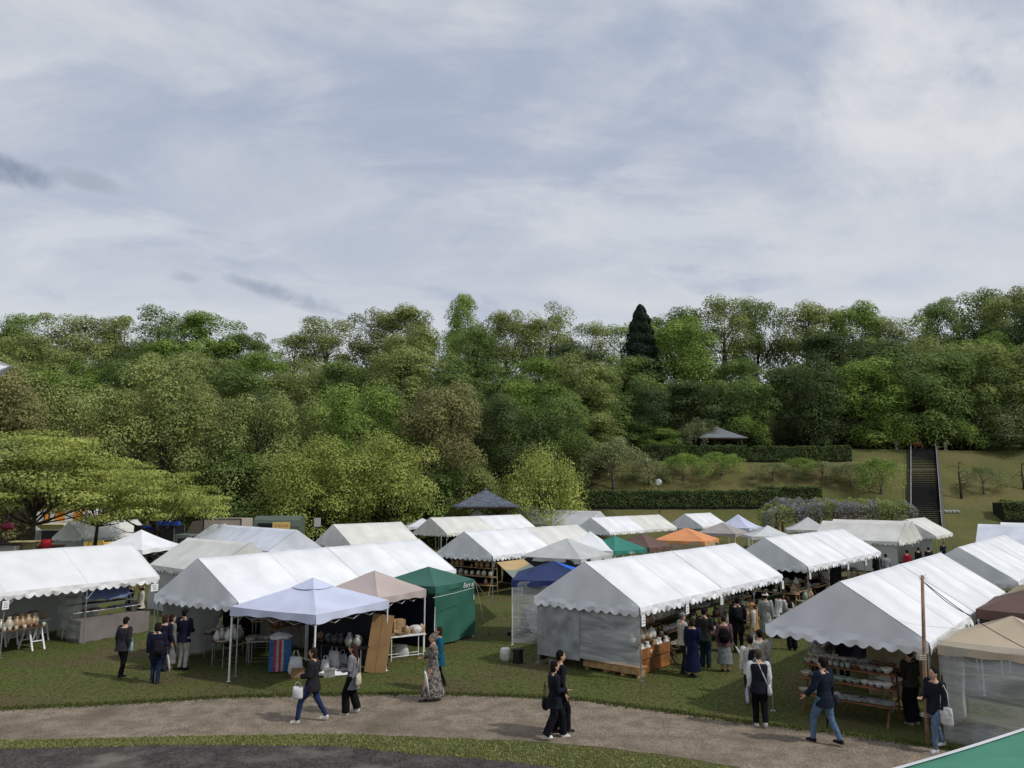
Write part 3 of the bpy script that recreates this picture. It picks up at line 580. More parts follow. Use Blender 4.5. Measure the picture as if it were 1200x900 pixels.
SPEC = dict(nearA=(21, 12, 9.0, .03, 'broad', 33000, .175, 70, 1.0), nearB=(22, 12, 8.2, .03, 'broad', 30000, .175, 60, 1.05), broadA=(1, 12, 9.0, .04, 'broad', 21000, .235, 54, 1.0), broadB=(2, 12, 8.0, .03, 'broad', 20000, .235, 46, 1.05), broadC=(3, 12, 10., .05, 'broad', 22000, .245, 58, .9), airyA=(4, 12, 8., .08, 'broad', 15000, .21, 60, .95), airyB=(5, 12, 7.5, .1, 'broad', 13500, .19, 54, 1.),
            layerA=(6, 9, 11, .50, 'layer', 20000, .16, 80), layerB=(7, 7.5, 9.5, .52, 'layer', 17000, .16, 66), roundA=(8, 5, 7.5, .05, 'round', 19000, .16, 100, .9), roundB=(9, 9, 8, .05, 'round', 20000, .20, 70, .95),
            weepA=(10, 4, 4.6, .5, 'weep', 8000, .11, 40), weepB=(11, 4, 5, .5, 'weep', 6200, .115, 38), denseA=(13, 12, 9, .03, 'broad', 22000, .235, 54, 1.0), layerC=(15, 7.5, 9, .10, 'broad', 22000, .17, 56, .75))
for k, v in SPEC.items(): TV[k] = [tree_data(*v), v, None]
def tree(var, x, y, h, w, leaf, name, label, group=None, z=None, rz=None, bark=None):
    (b, me), sp, pr = TV[var]
    if pr is None:
        r = thing(name, label, 'tree'); t = b.build('trunk', bark or BARK, r, True); c = bpy.data.objects.new('crown', me); COL.objects.link(c); c.parent = r
        me.materials.append(LEAF['green']); TV[var][2] = r
    else: r = copy_tree(pr); r.name = name; r['label'] = label
    if 'group' in r: del r['group']
    if group: r['group'] = group
    for c in r.children:
        if c.data == me:
            c.material_slots[0].link = 'OBJECT'; c.material_slots[0].material = LEAF[leaf]
        elif bark: c.material_slots[0].link = 'OBJECT'; c.material_slots[0].material = bark
    r.location = (x, y, (hgt(x, y) if z is None else z)-.05); r.rotation_euler = (0, 0, random.uniform(0, 6.28) if rz is None else rz)
    r.scale = (w/sp[2], w/sp[2]*random.uniform(.9, 1.1), h/sp[1]); return r
def ptree(var, px, ytop, Y, w, leaf, name, label, **kw):
    q = at(px, ytop, Y); z = hgt(q.x, Y); return tree(var, q.x, Y, max(1.5, (q.z-z)*1.0), w, leaf, name, label, **kw)
ORD = ['first', 'second', 'third', 'fourth', 'fifth', 'sixth', 'seventh', 'eighth', 'ninth', 'tenth', 'eleventh', 'twelfth', 'thirteenth', 'fourteenth', 'fifteenth', 'sixteenth', 'seventeenth', 'eighteenth', 'nineteenth', 'twentieth', 'twenty-first', 'twenty-second', 'twenty-third', 'twenty-fourth', 'twenty-fifth', 'twenty-sixth', 'twenty-seventh', 'twenty-eighth']
CN = dict(olive='olive green', green='mid green', fresh='fresh green', dark='dark green', yellow='yellow-green', pale='pale green', brown='brownish green')
sky = [(-60, 372), (0, 372), (60, 366), (100, 368), (150, 378), (200, 358), (250, 372), (300, 382), (335, 392), (400, 370), (450, 374), (500, 356), (530, 354), (580, 351), (615, 370), (650, 363), (700, 382), (720, 380), (750, 372), (790, 352), (850, 356), (880, 351), (930, 365), (965, 348), (1010, 352), (1050, 372), (1078, 382), (1095, 362), (1130, 343), (1200, 339), (1260, 340)]
def row(Y, px0, px1, step, yfn, vars_, leaves, w0, rowname, jy=2.):
    px = px0; i = 0; out = []
    while px < px1:
        out.append(px+random.uniform(-.2, .2)*step); px += step
    for i, p in enumerate(out):
        lf = random.choice(leaves); v = random.choice(vars_); yy = Y+random.uniform(-jy, jy)
        ptree(v, p, yfn(p)+random.uniform(-6, 9), yy, w0*random.uniform(.85, 1.25), lf, 'broadleaf_tree', '%s tree, %s from the left in the %s' % (CN[lf], ORD[i], rowname), group='woodland trees in the '+rowname)
B_ = ['broadA', 'broadB', 'broadC', 'denseA']
row(127, -60, 1270, 50, lambda p: interp(sky, p)+4, ['broadA', 'broadB', 'airyA', 'broadC', 'denseA', 'airyB'], ['olive', 'green', 'pale', 'olive', 'green', 'fresh'], 9.6, 'skyline row of the wood', 3)
row(114, -40, 1270, 60, lambda p: interp(sky, p)+random.uniform(22, 60), B_, ['olive', 'green', 'fresh', 'dark', 'green', 'olive'], 9.6, 'row just below the skyline')
row(101, 690, 1270, 62, lambda p: interp([(700, 440), (850, 440), (1000, 415), (1270, 410)], p)+random.uniform(-16, 22), B_, ['green', 'olive', 'green', 'fresh', 'dark', 'olive'], 9.2, 'front row above the right hedges', 1)
row(101, -50, 700, 66, lambda p: interp([(0, 430), (300, 425), (600, 425), (700, 440)], p)+random.uniform(-14, 20), B_, ['olive', 'green', 'olive', 'olive', 'green', 'fresh'], 9., 'middle row of the left wood')
row(88, -50, 670, 72, lambda p: interp([(0, 480), (300, 465), (450, 455), (640, 480)], p)+random.uniform(-16, 16), ['nearA', 'nearB'], ['olive', 'green', 'olive', 'dark', 'brown', 'green'], 8.4, 'lower row on the left slope')
# named trees
for a in [('roundA', 635, 530, 74, 7.8, 'yellow', 'round_tree', 'round yellow-green tree between the dark pavilion and the grass slope'),
          ('layerC', 362, 530, 71, 9.5, 'yellow', 'maple_tree', 'spreading yellow-green tree above the pale tent ridge at left centre'),
          ('layerC', 458, 524, 73, 9.0, 'yellow', 'maple_tree', 'yellow-green tree left of the dark pavilion'),
          ('roundB', 272, 520, 74, 8.0, 'green', 'broadleaf_tree', 'rounded deep green tree behind the beige box truck'),
          ('roundB', 515, 538, 76, 7.0, 'green', 'broadleaf_tree', 'leafy green tree just left of the dark pavilion roof'),
          ('nearA', 420, 458, 80, 10.0, 'fresh', 'broadleaf_tree', 'fresh bright green tree in the centre of left wood'),
          ('nearB', 520, 462, 79, 9.5, 'brown', 'broadleaf_tree', 'brownish green tree right of the fresh bright green one'),
          ('roundB', 545, 530, 79, 6.5, 'olive', 'broadleaf_tree', 'olive green tree directly behind the dark pavilion'),
          ('nearA', 590, 470, 84, 8.0, 'dark', 'broadleaf_tree', 'dark green tree behind the round yellow-green tree'),
          ('nearB', 655, 470, 86, 8.0, 'green', 'broadleaf_tree', 'green tree at the left end of the lower hedge'),
          ('broadB', 690, 490, 92, 7.5, 'olive', 'broadleaf_tree', 'olive tree at the left end of the upper hedge'),
          ('roundB', 745, 490, 99, 7.0, 'green', 'broadleaf_tree', 'bushy green tree behind the upper hedge left of small pavilion'),
          ('denseA', 742, 424, 108, 10.0, 'green', 'broadleaf_tree', 'full green tree hiding the foot of the dark conifer'),
          ('roundB', 775, 500, 97, 5.0, 'fresh', 'broadleaf_tree', 'low fresh green tree touching the small pavilion'),
          ('layerA', 45, 505, 48, 11.5, 'yellow', 'maple_tree', 'large yellow-green tree at far left with a forked dark trunk'),
          ('layerB', 188, 546, 50, 8.5, 'yellow', 'maple_tree', 'spreading yellow-green tree overhanging the dark truck at left'),
          ('layerB', 118, 532, 53, 8.0, 'yellow', 'maple_tree', 'yellow-green tree between the two big spreading ones at left'),
          ('layerA', -25, 512, 46, 10, 'olive', 'maple_tree', 'olive green tree cut off by the left picture edge'),
          ('nearB', 20, 455, 66, 9.0, 'brown', 'broadleaf_tree', 'brownish tree above the large yellow-green tree at far left'),
          ('nearA', 110, 462, 70, 9.5, 'olive', 'broadleaf_tree', 'olive tree rising behind the orange food truck'),
          ('nearB', 200, 440, 74, 10., 'olive', 'broadleaf_tree', 'airy olive tree rising above the beige box truck'),
          ('nearA', 300, 470, 76, 9.0, 'olive', 'broadleaf_tree', 'olive tree rising behind the green food van'),
          ('weepA', 718, 512, 87, 7.2, 'pale', 'weeping_tree', 'largest weeping tree, at the left of the grass slope'),
          ('weepA', 800, 530, 89, 5.2, 'fresh', 'weeping_tree', 'small weeping tree behind the round street lamp'),
          ('weepA', 845, 529, 90, 5.6, 'fresh', 'weeping_tree', 'weeping tree below the small pavilion'),
          ('weepB', 905, 542, 89, 5.0, 'pale', 'weeping_tree', 'thin weeping tree between the hedges, left of the twisted one'),
          ('weepB', 962, 540, 89, 4.6, 'pale', 'weeping_tree', 'thin small weeping tree above the wisteria'),
          ('weepB', 1030, 536, 86, 6.4, 'fresh', 'weeping_tree', 'twisted spreading tree left of the dark stairway'),
          ('weepB', 760, 536, 88, 4.6, 'pale', 'weeping_tree', 'thin pale weeping tree just left of the globe lamp'),
          ('weepB', 935, 536, 90.5, 5.0, 'fresh', 'weeping_tree', 'low weeping tree between the two thin ones above the wisteria'),
          ('weepA', 995, 540, 87.5, 4.6, 'pale', 'weeping_tree', 'pale weeping tree just left of the twisted spreading one'),
          ('weepB', 1150, 545, 86, 4.6, 'pale', 'weeping_tree', 'thin weeping tree between the two bare trunks at right'),
          ('weepA', 1034, 483, 99, 6.4, 'fresh', 'weeping_tree', 'leafy weeping tree at the top left of the stairway'),
          ('weepA', 1106, 488, 99, 6.0, 'fresh', 'weeping_tree', 'leafy weeping tree at the top right of the stairway'),
          ('weepA', 868, 486, 99, 6.0, 'fresh', 'weeping_tree', 'weeping tree over the right end of the small pavilion'),
          ('weepA', 820, 488, 96.5, 4.5, 'pale', 'weeping_tree', 'weeping tree in front of the small pavilion roof'),
          ('weepA', 1175, 470, 99, 8, 'pale', 'weeping_tree', 'pale weeping tree at the far right above the slope'),
          ('roundB', 1180, 505, 97, 6, 'dark', 'broadleaf_tree', 'dark bushy tree at far right end of the terrace')]:
    ptree(*a, bark=(GBARK if a[6] == 'weeping_tree' else None))
# bare-ish trees
def bare(px, ytop, Y, label, nl=160):
    q = at(px, ytop, Y); z = hgt(q.x, Y); h = q.z-z; r = thing('bare_tree', label, 'tree', (q.x, Y, z-.05)); b = MB(); P = []
    b.tube([(0, 0, -.2), (.02, 0, h*.3), (-.05, .03, h*.65), (.02, 0, h)], [.14, .11, .08, .03], 7)
    for i in range(14):
        z0 = h*random.uniform(.3, .95); a = random.uniform(0, 2*PI); L = random.uniform(.5, 1.6); e = Vector((L*math.cos(a), L*math.sin(a), z0+random.uniform(-.5, .3)))
        b.tube([(0, 0, z0), Vector((e.x*.5, e.y*.5, z0+.2)), e], [.04, .025, .008], 5, cap=False)
        for _ in range(nl//14): P.append(e*random.uniform(.5, 1.1)+Vector((random.gauss(0, .15), random.gauss(0, .15), random.uniform(-.7, .1))) if False else Vector((e.x*random.uniform(.5, 1.1), e.y*random.uniform(.5, 1.1), e.z+random.uniform(-.6, .1))))
    b.build('trunk', BARK, r, True); P = np.array([p[:] for p in P]); N = rng.normal(size=P.shape); N /= np.linalg.norm(N, axis=1)[:, None]
    me = quads(P, N, .12, .5, name='crown', m=LEAF['olive']); c = bpy.data.objects.new('crown', me); COL.objects.link(c); c.parent = r
bare(1123, 540, 85, 'nearly leafless dark trunk right of the stairway'); bare(1197, 542, 87, 'nearly leafless trunk at the right picture edge')
bare(655, 380, 124, 'leafless crown poking over the wood left of the conifer', 40) if False else None
# conifer
q = at(750, 357, 112); zc = hgt(q.x, 112); hc_ = q.z-zc; r = thing('conifer_tree', 'dark pointed conifer standing above the wood', 'tree', (q.x, 112, zc))
b = MB(); b.tube([(0, 0, -.5), (0, 0, hc_*.95)], [.3, .05], 7); b.build('trunk', BARK, r)
n = 24000; t_ = rng.random(n)**.75; a = rng.random(n)*2*PI; R_ = 3.8*(1-t_)**.55*(1+.13*np.sin(a*5+t_*9)+.10*np.sin(t_*60+a))*rng.uniform(.72, 1.02, n)
P = np.stack([R_*np.cos(a), R_*np.sin(a), hc_*(.02+t_*.98)], 1); N = np.stack([np.cos(a), np.sin(a), np.full(n, .5)], 1)+rng.normal(size=(n, 3))*.4; N /= np.linalg.norm(N, axis=1)[:, None]
c = bpy.data.objects.new('crown', quads(P, N, .34, .5, name='crown', m=LEAF['conifer'])); COL.objects.link(c); c.parent = r
# hedges
def hedge(x0, x1, Y, h, d, label, leaf='hedge', name='hedge', n=None):
    L = x1-x0; n = n or int(L*(2*h+d)*75); r = thing(name, label, 'hedge', ((x0+x1)/2, Y, 0)); P = []; N = []
    cx = (x0+x1)/2
    for _ in range(n):
        x = random.uniform(x0, x1); g_ = hgt(x, Y); k = random.random(); bump = .26*mnoise.noise(Vector((x*.8, 0, 0)))+.2*mnoise.noise(Vector((x*2.7, 4, 0)))
        if k < .5: y = -d/2-random.random()*.12; z = random.random()*(h+bump); nn = (0, -1, .3)
        elif k < .85: y = random.uniform(-d/2, d/2); z = h+bump-random.random()*.15; nn = (0, -.1, 1)
        else: y = d/2; z = random.random()*(h+bump); nn = (0, 1, .3)
        y += .18*mnoise.noise(Vector((x*1.3, z*1.5, 7)))
        P.append((x-cx, y, g_+z-.1+.12*mnoise.noise(Vector((x*5, y*4, z*4))))); N.append(nn)
    P = np.array(P); N = np.array(N)+rng.normal(size=(n, 3))*.6; N /= np.linalg.norm(N, axis=1)[:, None]
    c = bpy.data.objects.new('foliage', quads(P, N, .17*rng.uniform(.6, 1.3, n), .7, name='foliage', m=LEAF[leaf])); COL.objects.link(c); c.parent = r
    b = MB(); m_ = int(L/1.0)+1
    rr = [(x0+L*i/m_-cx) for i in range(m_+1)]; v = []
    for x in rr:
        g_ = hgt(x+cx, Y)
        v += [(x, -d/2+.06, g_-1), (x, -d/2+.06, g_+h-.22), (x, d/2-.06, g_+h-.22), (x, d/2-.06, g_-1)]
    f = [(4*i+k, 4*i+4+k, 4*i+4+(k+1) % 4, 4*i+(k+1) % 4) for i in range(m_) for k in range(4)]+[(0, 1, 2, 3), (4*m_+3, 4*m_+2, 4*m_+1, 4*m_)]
    b.add(v, f); b.build('hedge_core', mat('dark_core', (.012, .016, .007)), r); return r  # solid dark box core inside the leaf shell
def hx(px, Y): return at(px, 560, Y).x
hedge(hx(680, 83.5), hx(915, 83.5), 83.5, 1.75, 1.6, 'long clipped hedge behind the street lamp on the lower slope')
hedge(hx(890, 84), hx(962, 84), 84.6, 1.6, 1.5, 'short hedge continuing the lower hedge behind the wisteria')
hedge(hx(750, 94), hx(998, 94), 94.3, 1.75, 1.6, 'clipped hedge along the terrace below the small pavilion')
hedge(hx(1166, 81), hx(1290, 81), 81, 1.8, 1.8, 'dark clipped hedge at the right picture edge')
hedge(hx(1150, 98), hx(1290, 98), 98, 2.2, 1.8, 'tall rough hedge at the right end of the upper terrace')
# wisteria on a trellis
def wisteria():
    xa, xb = hx(893, 70), hx(1060, 70); Y = 70; r = thing('wisteria', 'lilac flowering wisteria spreading on a low trellis left of the stairway', 'plant', ((xa+xb)/2, Y, 0)); cx = (xa+xb)/2
    zt = at(960, 586, Y).z; n = 26000; P = []; T = []
    for i in range(n):
        x = random.uniform(xa, xb); y = random.uniform(-2.2, 2.2); e = min(1, (x-xa)/1.6+.1)*min(1, (xb-x)/1.2+.2)
        top = zt-1.6+1.3*math.sqrt(e)+.8*mnoise.noise(Vector((x*.45, y*.4, 0)))+.40*mnoise.noise(Vector((x*1.9, y*1.6, 3)))
        z = top-random.random()**2*1.5; P.append((x-cx, y, z)); T.append(mnoise.noise(Vector((x*.8, y*.7, 9)))-(.16 if x > xb-5 or x < xa+1.6 else -.08))
    P = np.array(P); T = np.array(T)+rng.normal(size=n)*.13; N = rng.normal(size=(n, 3))*.6+np.array([0, -.4, .7]); N /= np.linalg.norm(N, axis=1)[:, None]
    for nm, k, lf in (('blossom', T > 0, 'lilac'), ('foliage', T <= 0, 'olive')):
        c = bpy.data.objects.new(nm, quads(P[k], N[k], .17*rng.uniform(.6, 1.3, k.sum()), .6, name=nm, m=LEAF[lf])); COL.objects.link(c); c.parent = r
    b = MB()
    for i in range(8):
        for y in (-1.8, 1.8): b.box((xa-cx+.6+(xb-xa-1.2)*i/7, y, (zt-1.2)/2), (.14, .14, zt-1.2))
    b.box((0, -1.8, zt-1.2), (xb-xa-1, .1, .12)); b.box((0, 1.8, zt-1.2), (xb-xa-1, .1, .12)); b.build('trellis', DWOOD, r)
    b = MB()
    for i in range(5):
        x = xa-cx+1+(xb-xa-2)*i/4; b.tube([(x, 0, -.1), (x+.3, .2, .8), (x-.1, -.1, 1.6), (x+.5, .3, zt-1.)], [.16, .13, .11, .07], 7)
    b.build('stem', GBARK, r, True)
wisteria()
# ================================================================ STAIRS, PAVILIONS, LAMP
def stairs():
    c0 = at(1083, 605, 78.5); c1 = at(1083.5, 527, 97); r = thing('stairway', 'dark stone stairway with metal handrails climbing the grass slope', 'stairs', (c0.x, 78.2, 0))
    n = 46; y0, y1 = 78.2, 97.2; z0, z1 = .9, 10.5; b = MB(); st = MB(); dx = c1.x-c0.x; w = 3.1
    for i in range(n):
        y = (y1-y0)*i/n; z = z0+(z1-z0)*i/n; x = dx*i/n; b.box((x, y+(y1-y0)/n/2, z-.4+.1), (w, (y1-y0)/n+.001, 1.1))
    b.build('steps', STONE, r)
    b = MB()
    for f in (.02, .36, .68, .97): b.box((dx*f, (y1-y0)*f+.3, z0+(z1-z0)*f+.30), (w-.1, .10, .05))
    b.build('nosing', CONC, r)
    for sd in (-1, 1):
        b = MB(); b.add([(sd*(w/2+.002)+dx*f+k, (y1-y0)*f, z0+(z1-z0)*f+zz) for f in (0, 1) for k in (0, sd*.35) for zz in (-1, .42)], [(0, 1, 3, 2), (4, 6, 7, 5), (0, 4, 5, 1), (2, 3, 7, 6), (1, 5, 7, 3), (0, 2, 6, 4)]); b.build('side_wall', STONE if sd < 0 else mat('slope_kerb', (.10, .095, .085)), r)
        b = MB(); x_ = sd*(w/2+.02)
        for zz in (.55, 1.05): b.tube([(x_, 0, z0+zz), (x_+dx, y1-y0, z1+zz)], .028, 6)
        for i in range(13):
            f = i/12; b.tube([(x_+dx*f, (y1-y0)*f, z0+(z1-z0)*f-.2), (x_+dx*f, (y1-y0)*f, z0+(z1-z0)*f+1.07)], .03, 6)
        b.build('handrail', mat('rail_metal', (.45, .45, .43), rough=.5, metal=.3), r)
stairs()
b = MB(); q = at(1077, 530, 98.2); b.box((0, 0, .42), (1.1, .38, .06)); b.box((0, .18, .72), (1.1, .05, .3)); [b.box((x, 0, .2), (.06, .34, .42)) for x in (-.45, .45)]
o = b.build('bench', mat('orange_wood', (.42, .15, .06))); o.location = (q.x, 98.2, hgt(q.x, 98.2)+.15); tag(o, 'small orange wooden bench at the head of the stairway', 'bench')
for px, t_ in ((1051, 'small pale stone lantern left of the stairway head'), (1108, 'small pale stone lantern right of the stairway head')):
    q = at(px, 533, 97.4); r = thing('stone_lantern', t_, 'lantern', (q.x, 97.4, hgt(q.x, 97.4)), 0)
    b = MB(); b.rings([(0, 0, -.1, .25, .25), (0, 0, .1, .22, .22), (0, 0, .12, .09, .09), (0, 0, .5, .08, .08), (0, 0, .52, .2, .2), (0, 0, .6, .2, .2)], 10); b.build('base', CONC, r)
    b = MB(); b.box((0, 0, .72), (.25, .25, .24)); b.build('light_box', CONC, r); b = MB(); b.rings([(0, 0, .84, .32, .32), (0, 0, .9, .28, .28), (0, 0, 1.05, .05, .05), (0, 0, 1.12, .05, .05)], 8); b.build('cap', CONC, r)
for k in range(5):
    q = at(1103+k*4.5, 592-k*.5, 82.); b = MB(); b.ell((0, 0, .12), (.28, .2, .22), 9, 6)
    me = b.mesh('rock', CONC, True)
    for v in me.vertices: v.co += v.co.normalized()*.06*mnoise.noise(v.co*6+Vector((k*5, 0, 0)))
    o = bpy.data.objects.new('rock', me); COL.objects.link(o); o.location = (q.x, 82, hgt(q.x, 82)); tag(o, 'pale rock, one of a line on the grass right of the stairway', 'rock', 'pale rocks beside the stairway')
def pavilion(px, yeave, ytop, wpx, Y, label, mroof, ground=None):
    q = at(px, yeave, Y); t_ = at(px, ytop, Y); w = wpx/CF*Y*(.99 if Y < 80 else .80); g_ = hgt(q.x, Y); r = thing('pavilion', label, 'pavilion', (q.x, Y, g_), math.radians(4)); e = q.z-g_; a = t_.z-g_; k = w/2
    b = MB(); n = 6
    for s_ in range(4):
        R = Matrix.Rotation(s_*PI/2, 3, 'Z')
        b.grid(lambda u, v: R @ Vector(((u*2-1)*k*(1-v*.97), -k*(1-v*.97), e+(a-e)*(v**1.12))), n, n)
        b.add([R @ Vector(p) for p in ((-k, -k, e), (k, -k, e), (k, -k, e-.14), (-k, -k, e-.14))], [(0, 3, 2, 1)])
    b.add([(-k+.02, -k+.02, e-.10), (k-.02, -k+.02, e-.10), (k-.02, k-.02, e-.10), (-k+.02, k-.02, e-.10)], [(0, 1, 2, 3)]); b.build('roof', mroof, r)
    b = MB(); b.rings([(0, 0, a-.05, .14, .14), (0, 0, a+.12, .1, .1), (0, 0, a+.2, .02, .02)], 8); b.build('finial', SLATE, r)
    for x in (-1, 1):
        for y in (-1, 1): b = MB(); b.box((x*k*.7, y*k*.7, (e-.1)/2-.2), (.16, .16, e+.3)); b.build('post', DWOOD, r)
    b = MB(); [b.box((0, y*k*.7, e-.22), (k*1.4, .1, .18)) for y in (-1, 1)]; [b.box((x*k*.7, 0, e-.22), (.1, k*1.4-.12, .18)) for x in (-1, 1)]; b.build('beam', DWOOD, r)
    b = MB(); [b.box((0, y*k*.5, .45), (k*1.1, .4, .07)) for y in (-1, 1)]; [b.box((x*k*.4, y*k*.5, .2), (.1, .3, .45)) for x in (-1, 1) for y in (-1, 1)]; b.build('bench', DWOOD, r)
pavilion(569, 592, 574, 74, 71, 'dark slate-roofed pavilion behind the tents, left of round tree', SLATE)
pavilion(839, 514, 500, 68, 97.5, 'small grey-roofed pavilion behind the upper hedge', mat('grey_roof', (.20, .22, .24), rough=.5, var=.2))
q = at(772, 565, 79); g_ = hgt(q.x, 79); r = thing('street_lamp', 'street lamp with a round glass globe on the lower slope', 'street lamp', (q.x, 79, g_)); e = q.z-g_
b = MB(); b.tube([(0, 0, -.3), (0, 0, .5), (0, 0, .52), (0, 0, e-.3)], [.09, .08, .05, .04], 8); b.build('pole', mat('dark_green_metal', (.03, .035, .03), rough=.5), r)
b = MB(); b.ell((0, 0, e), (.34, .34, .34), 16, 12); 
gm = bpy.data.materials.new('globe_glass'); gm.use_nodes = True; pb = gm.node_tree.nodes['Principled BSDF']; pb.inputs['Base Color'].default_value = (.7, .72, .7, 1); pb.inputs['Roughness'].default_value = .15; pb.inputs['Alpha'].default_value = .5
b.build('globe', gm, r, True); b = MB(); b.tube([(0, 0, e-.32), (0, 0, e-.05), (0, 0, e+.08)], [.10, .06, .05], 8); b.build('bulb', WPAINT, r)
q = at(372, 612, 66); g_ = 0; r = thing('notice_board', 'small grey notice board on a post behind the tents', 'sign', (q.x, 66, 0)); b = MB(); b.box((0, 0, q.z), (.55, .05, .75)); b.build('panel', PALEG, r); b = MB(); b.tube([(0, 0.05, 0), (0, .05, q.z)], .03, 6); b.build('post', METAL, r)
# ================================================================ FRAME TENTS
def scallop(b, p0, p1, drop, out, wl=.30, amp=.09, curve=0.):
    p0, p1 = Vector(p0), Vector(p1); L = (p1-p0).length; n = max(8, int(L/wl*6)); out = Vector(out)
    v = []
    for i in range(n+1):
        f = i/n; p = p0.lerp(p1, f); s_ = abs(math.sin(PI*f*L/wl)); ws = .015*math.sin(f*L*5.1)+.010*math.sin(f*L*13)
        d = drop-amp+amp*s_+.022*mnoise.noise(Vector((f*L*1.4+p0.x*3, p0.y, drop)))+.01*mnoise.noise(Vector((f*L*6, 3, p0.y))); ws += .02*mnoise.noise(Vector((f*L*1.1, 7, p0.x))); v += [p+out*.004, p+out*(.02+ws)+Vector((0, 0, -d*.5)), p+out*(.025-ws*1.3)+Vector((0, 0, -d))]
    b.add(v, [(3*i+k, 3*i+3+k, 3*i+4+k, 3*i+1+k) for i in range(n) for k in (0, 1)])
TP = {}; SEAM = canvas('seam_canvas', (.70, .71, .73))
def tent_proto(gN, gF, m, seed=0):
    key = (gN, gF, m.name, seed)
    if key in TP: return None, key
    r = thing('event_tent', 'x', 'tent'); W, L, he, hr = 3.6, 5.4, 2.0, 3.12
    b = MB(); xs_ = sorted([0, .06, .5, 1, 1.7, 2.2, 2.64, 2.7, 2.76, 3.2, 3.8, 4.4, 4.9, 5.34, 5.4]); ny = 20
    def Z(x, y):
        f = 1-abs(2*y/W-1); base = he+(hr-he)*f; fx = (x % 2.7)/2.7 if x < 5.39 else 0
        sag = .032*math.sin(PI*fx)*(.3+math.sin(PI*f)*.9)+(.006 if min(fx, 1-fx) > .02 else 0)
        if f < .08: base -= .02*(1-f/.08)
        return base-sag+.008*mnoise.noise(Vector((x*.8+seed*7, y*1.2, seed)))
    v = [(x, W*j/ny, Z(x, W*j/ny)) for j in range(ny+1) for x in xs_]; nx_ = len(xs_)
    b.add(v, [(j*nx_+i, j*nx_+i+1, (j+1)*nx_+i+1, (j+1)*nx_+i) for j in range(ny) for i in range(nx_-1)]); b.build('roof', m, r, True)
    b = MB()
    for sx in (.03, 2.7, L-.03):
        b.grid(lambda u, v: (sx+(u-.5)*.03, W*v, Z(sx, W*v)+.003), 1, 24)
    b.build('seam', SEAM, r, True)
    b = MB(); scallop(b, (0, 0, Z(0, 0)), (L, 0, Z(L, 0)), .27, (0, -1, 0)); scallop(b, (0, W, Z(0, W)), (L, W, Z(L, W)), .27, (0, 1, 0)); b.build('valance', m, r)
    for on, x, s_ in ((gN, 0, -1), (gF, L, 1)):
        if not on: continue
        b = MB(); n = 18; v = []
        for i in range(n+1):
            y = W*i/n; zt = Z(x, y)-.01
            for k in range(4):
                f = k/3; v.append((x+s_*(.012+.02*f*math.sin(i*1.3+seed)+.02*f), y, zt+(he-.02-zt)*f))
        b.add(v, [(4*i+k, 4*i+4+k, 4*i+5+k, 4*i+1+k) for i in range(n) for k in range(3)])
        b.build('gable', m, r, True); b = MB(); scallop(b, (x+s_*.035, 0, he+.01), (x+s_*.035, W, he+.01), .30, (s_, 0, 0)); b.build('valance', m, r)
    for x in (.07, 2.7, L-.07):
        for y in (.05, W-.05):
            b = MB(); b.tube([(x, y, .01), (x, y, he-.02)], .021, 8); b.box((x, y, .01), (.12, .12, .02)); b.build('pole', METAL, r)
    b = MB()
    for x in (.07, 2.7, L-.07): b.tube([(x, .05, he-.03), (x, W/2, hr-.09), (x, W-.05, he-.03)], .019, 6)
    b.tube([(.07, W/2, hr-.10), (L-.07, W/2, hr-.10)], .019, 6)
    for y in (.05, W-.05):
        b.tube([(.07, y, he-.05), (L-.07, y, he-.05)], .019, 6)
        for x in (.07, 2.7, L-.07):
            for d in (-1, 1):
                if 0 < x+d*.45 < L: b.tube([(x, y, he-.55), (x+d*.45, y, he-.06)], .012, 5)
    b.build('roof_frame', METAL, r); TP[key] = r; return r, key
def tent(label, x, y, th, k=0, L=5.4, W=3.6, he=2.0, hr=3.12, gN=0, gF=0, m=WHITE, z=0, seed=0, group=None, Lu=None):
    r, key = tent_proto(gN, gF, m, seed)
    if r is None: r = copy_tree(TP[key])
    a = math.radians(th); Lu = Lu or L; r.location = (x+math.cos(a)*Lu*k, y+math.sin(a)*Lu*k, z); r.rotation_euler = (0, 0, a); r.scale = (L/5.4, W/3.6, (he/2.0+hr/3.12)/2)
    r['label'] = label; r['group'] = 'white gabled event tents'; return r
TT = {}
def two(key, d1, d2, *a, **kw):
    g1, g2 = kw.pop('g', (1, 1)); m1, m2 = kw.pop('mm', (WHITE, WHITE))
    TT[key] = tent(d1, *a, k=0, gN=g1, m=m1, seed=0, **kw); TT[key+'2'] = tent(d2, *a, k=1, gF=g2, m=m2, seed=1, **kw)
two('A', 'white gabled tent cut off by the left picture edge', 'white gabled tent over the white trestle tables at left', -18.77, 20.04, 59.3, W=3.68, he=2.03, hr=3.18, mm=(mat('white_canvas_b', (.74, .74, .74), rough=.55, var=.05, vscale=1.3, bump=.07, bscale=2.2, trans=.04),)*2)
two('B', 'white gabled tent whose grey gable faces the off-white trousers', 'white gabled tent behind the lilac and green pop-up canopies', -7.78, 22.29, 59.4, W=3.75, he=2.06, hr=3.18)
TT['C'] = tent('cream gabled tent behind the front left grey gable', -16.2, 34.8, -41, L=5.4, W=3.4, he=1.98, hr=3.0, gN=1, gF=1, m=CREAM, seed=2)
two('D', 'pale tent with cross ridge in front of the beige box truck', 'pale tent with hipped end in front of green food van', -21.01, 50.17, -44.9, W=3.4, he=1.96, hr=3.0, mm=(COOL, COOL))
TT['E'] = tent('short cream gabled tent below the spreading yellow-green tree', -9.69, 46.54, 47.7, W=3.73, he=2.05, hr=3.12, gN=1, gF=1, m=CREAM, seed=3)
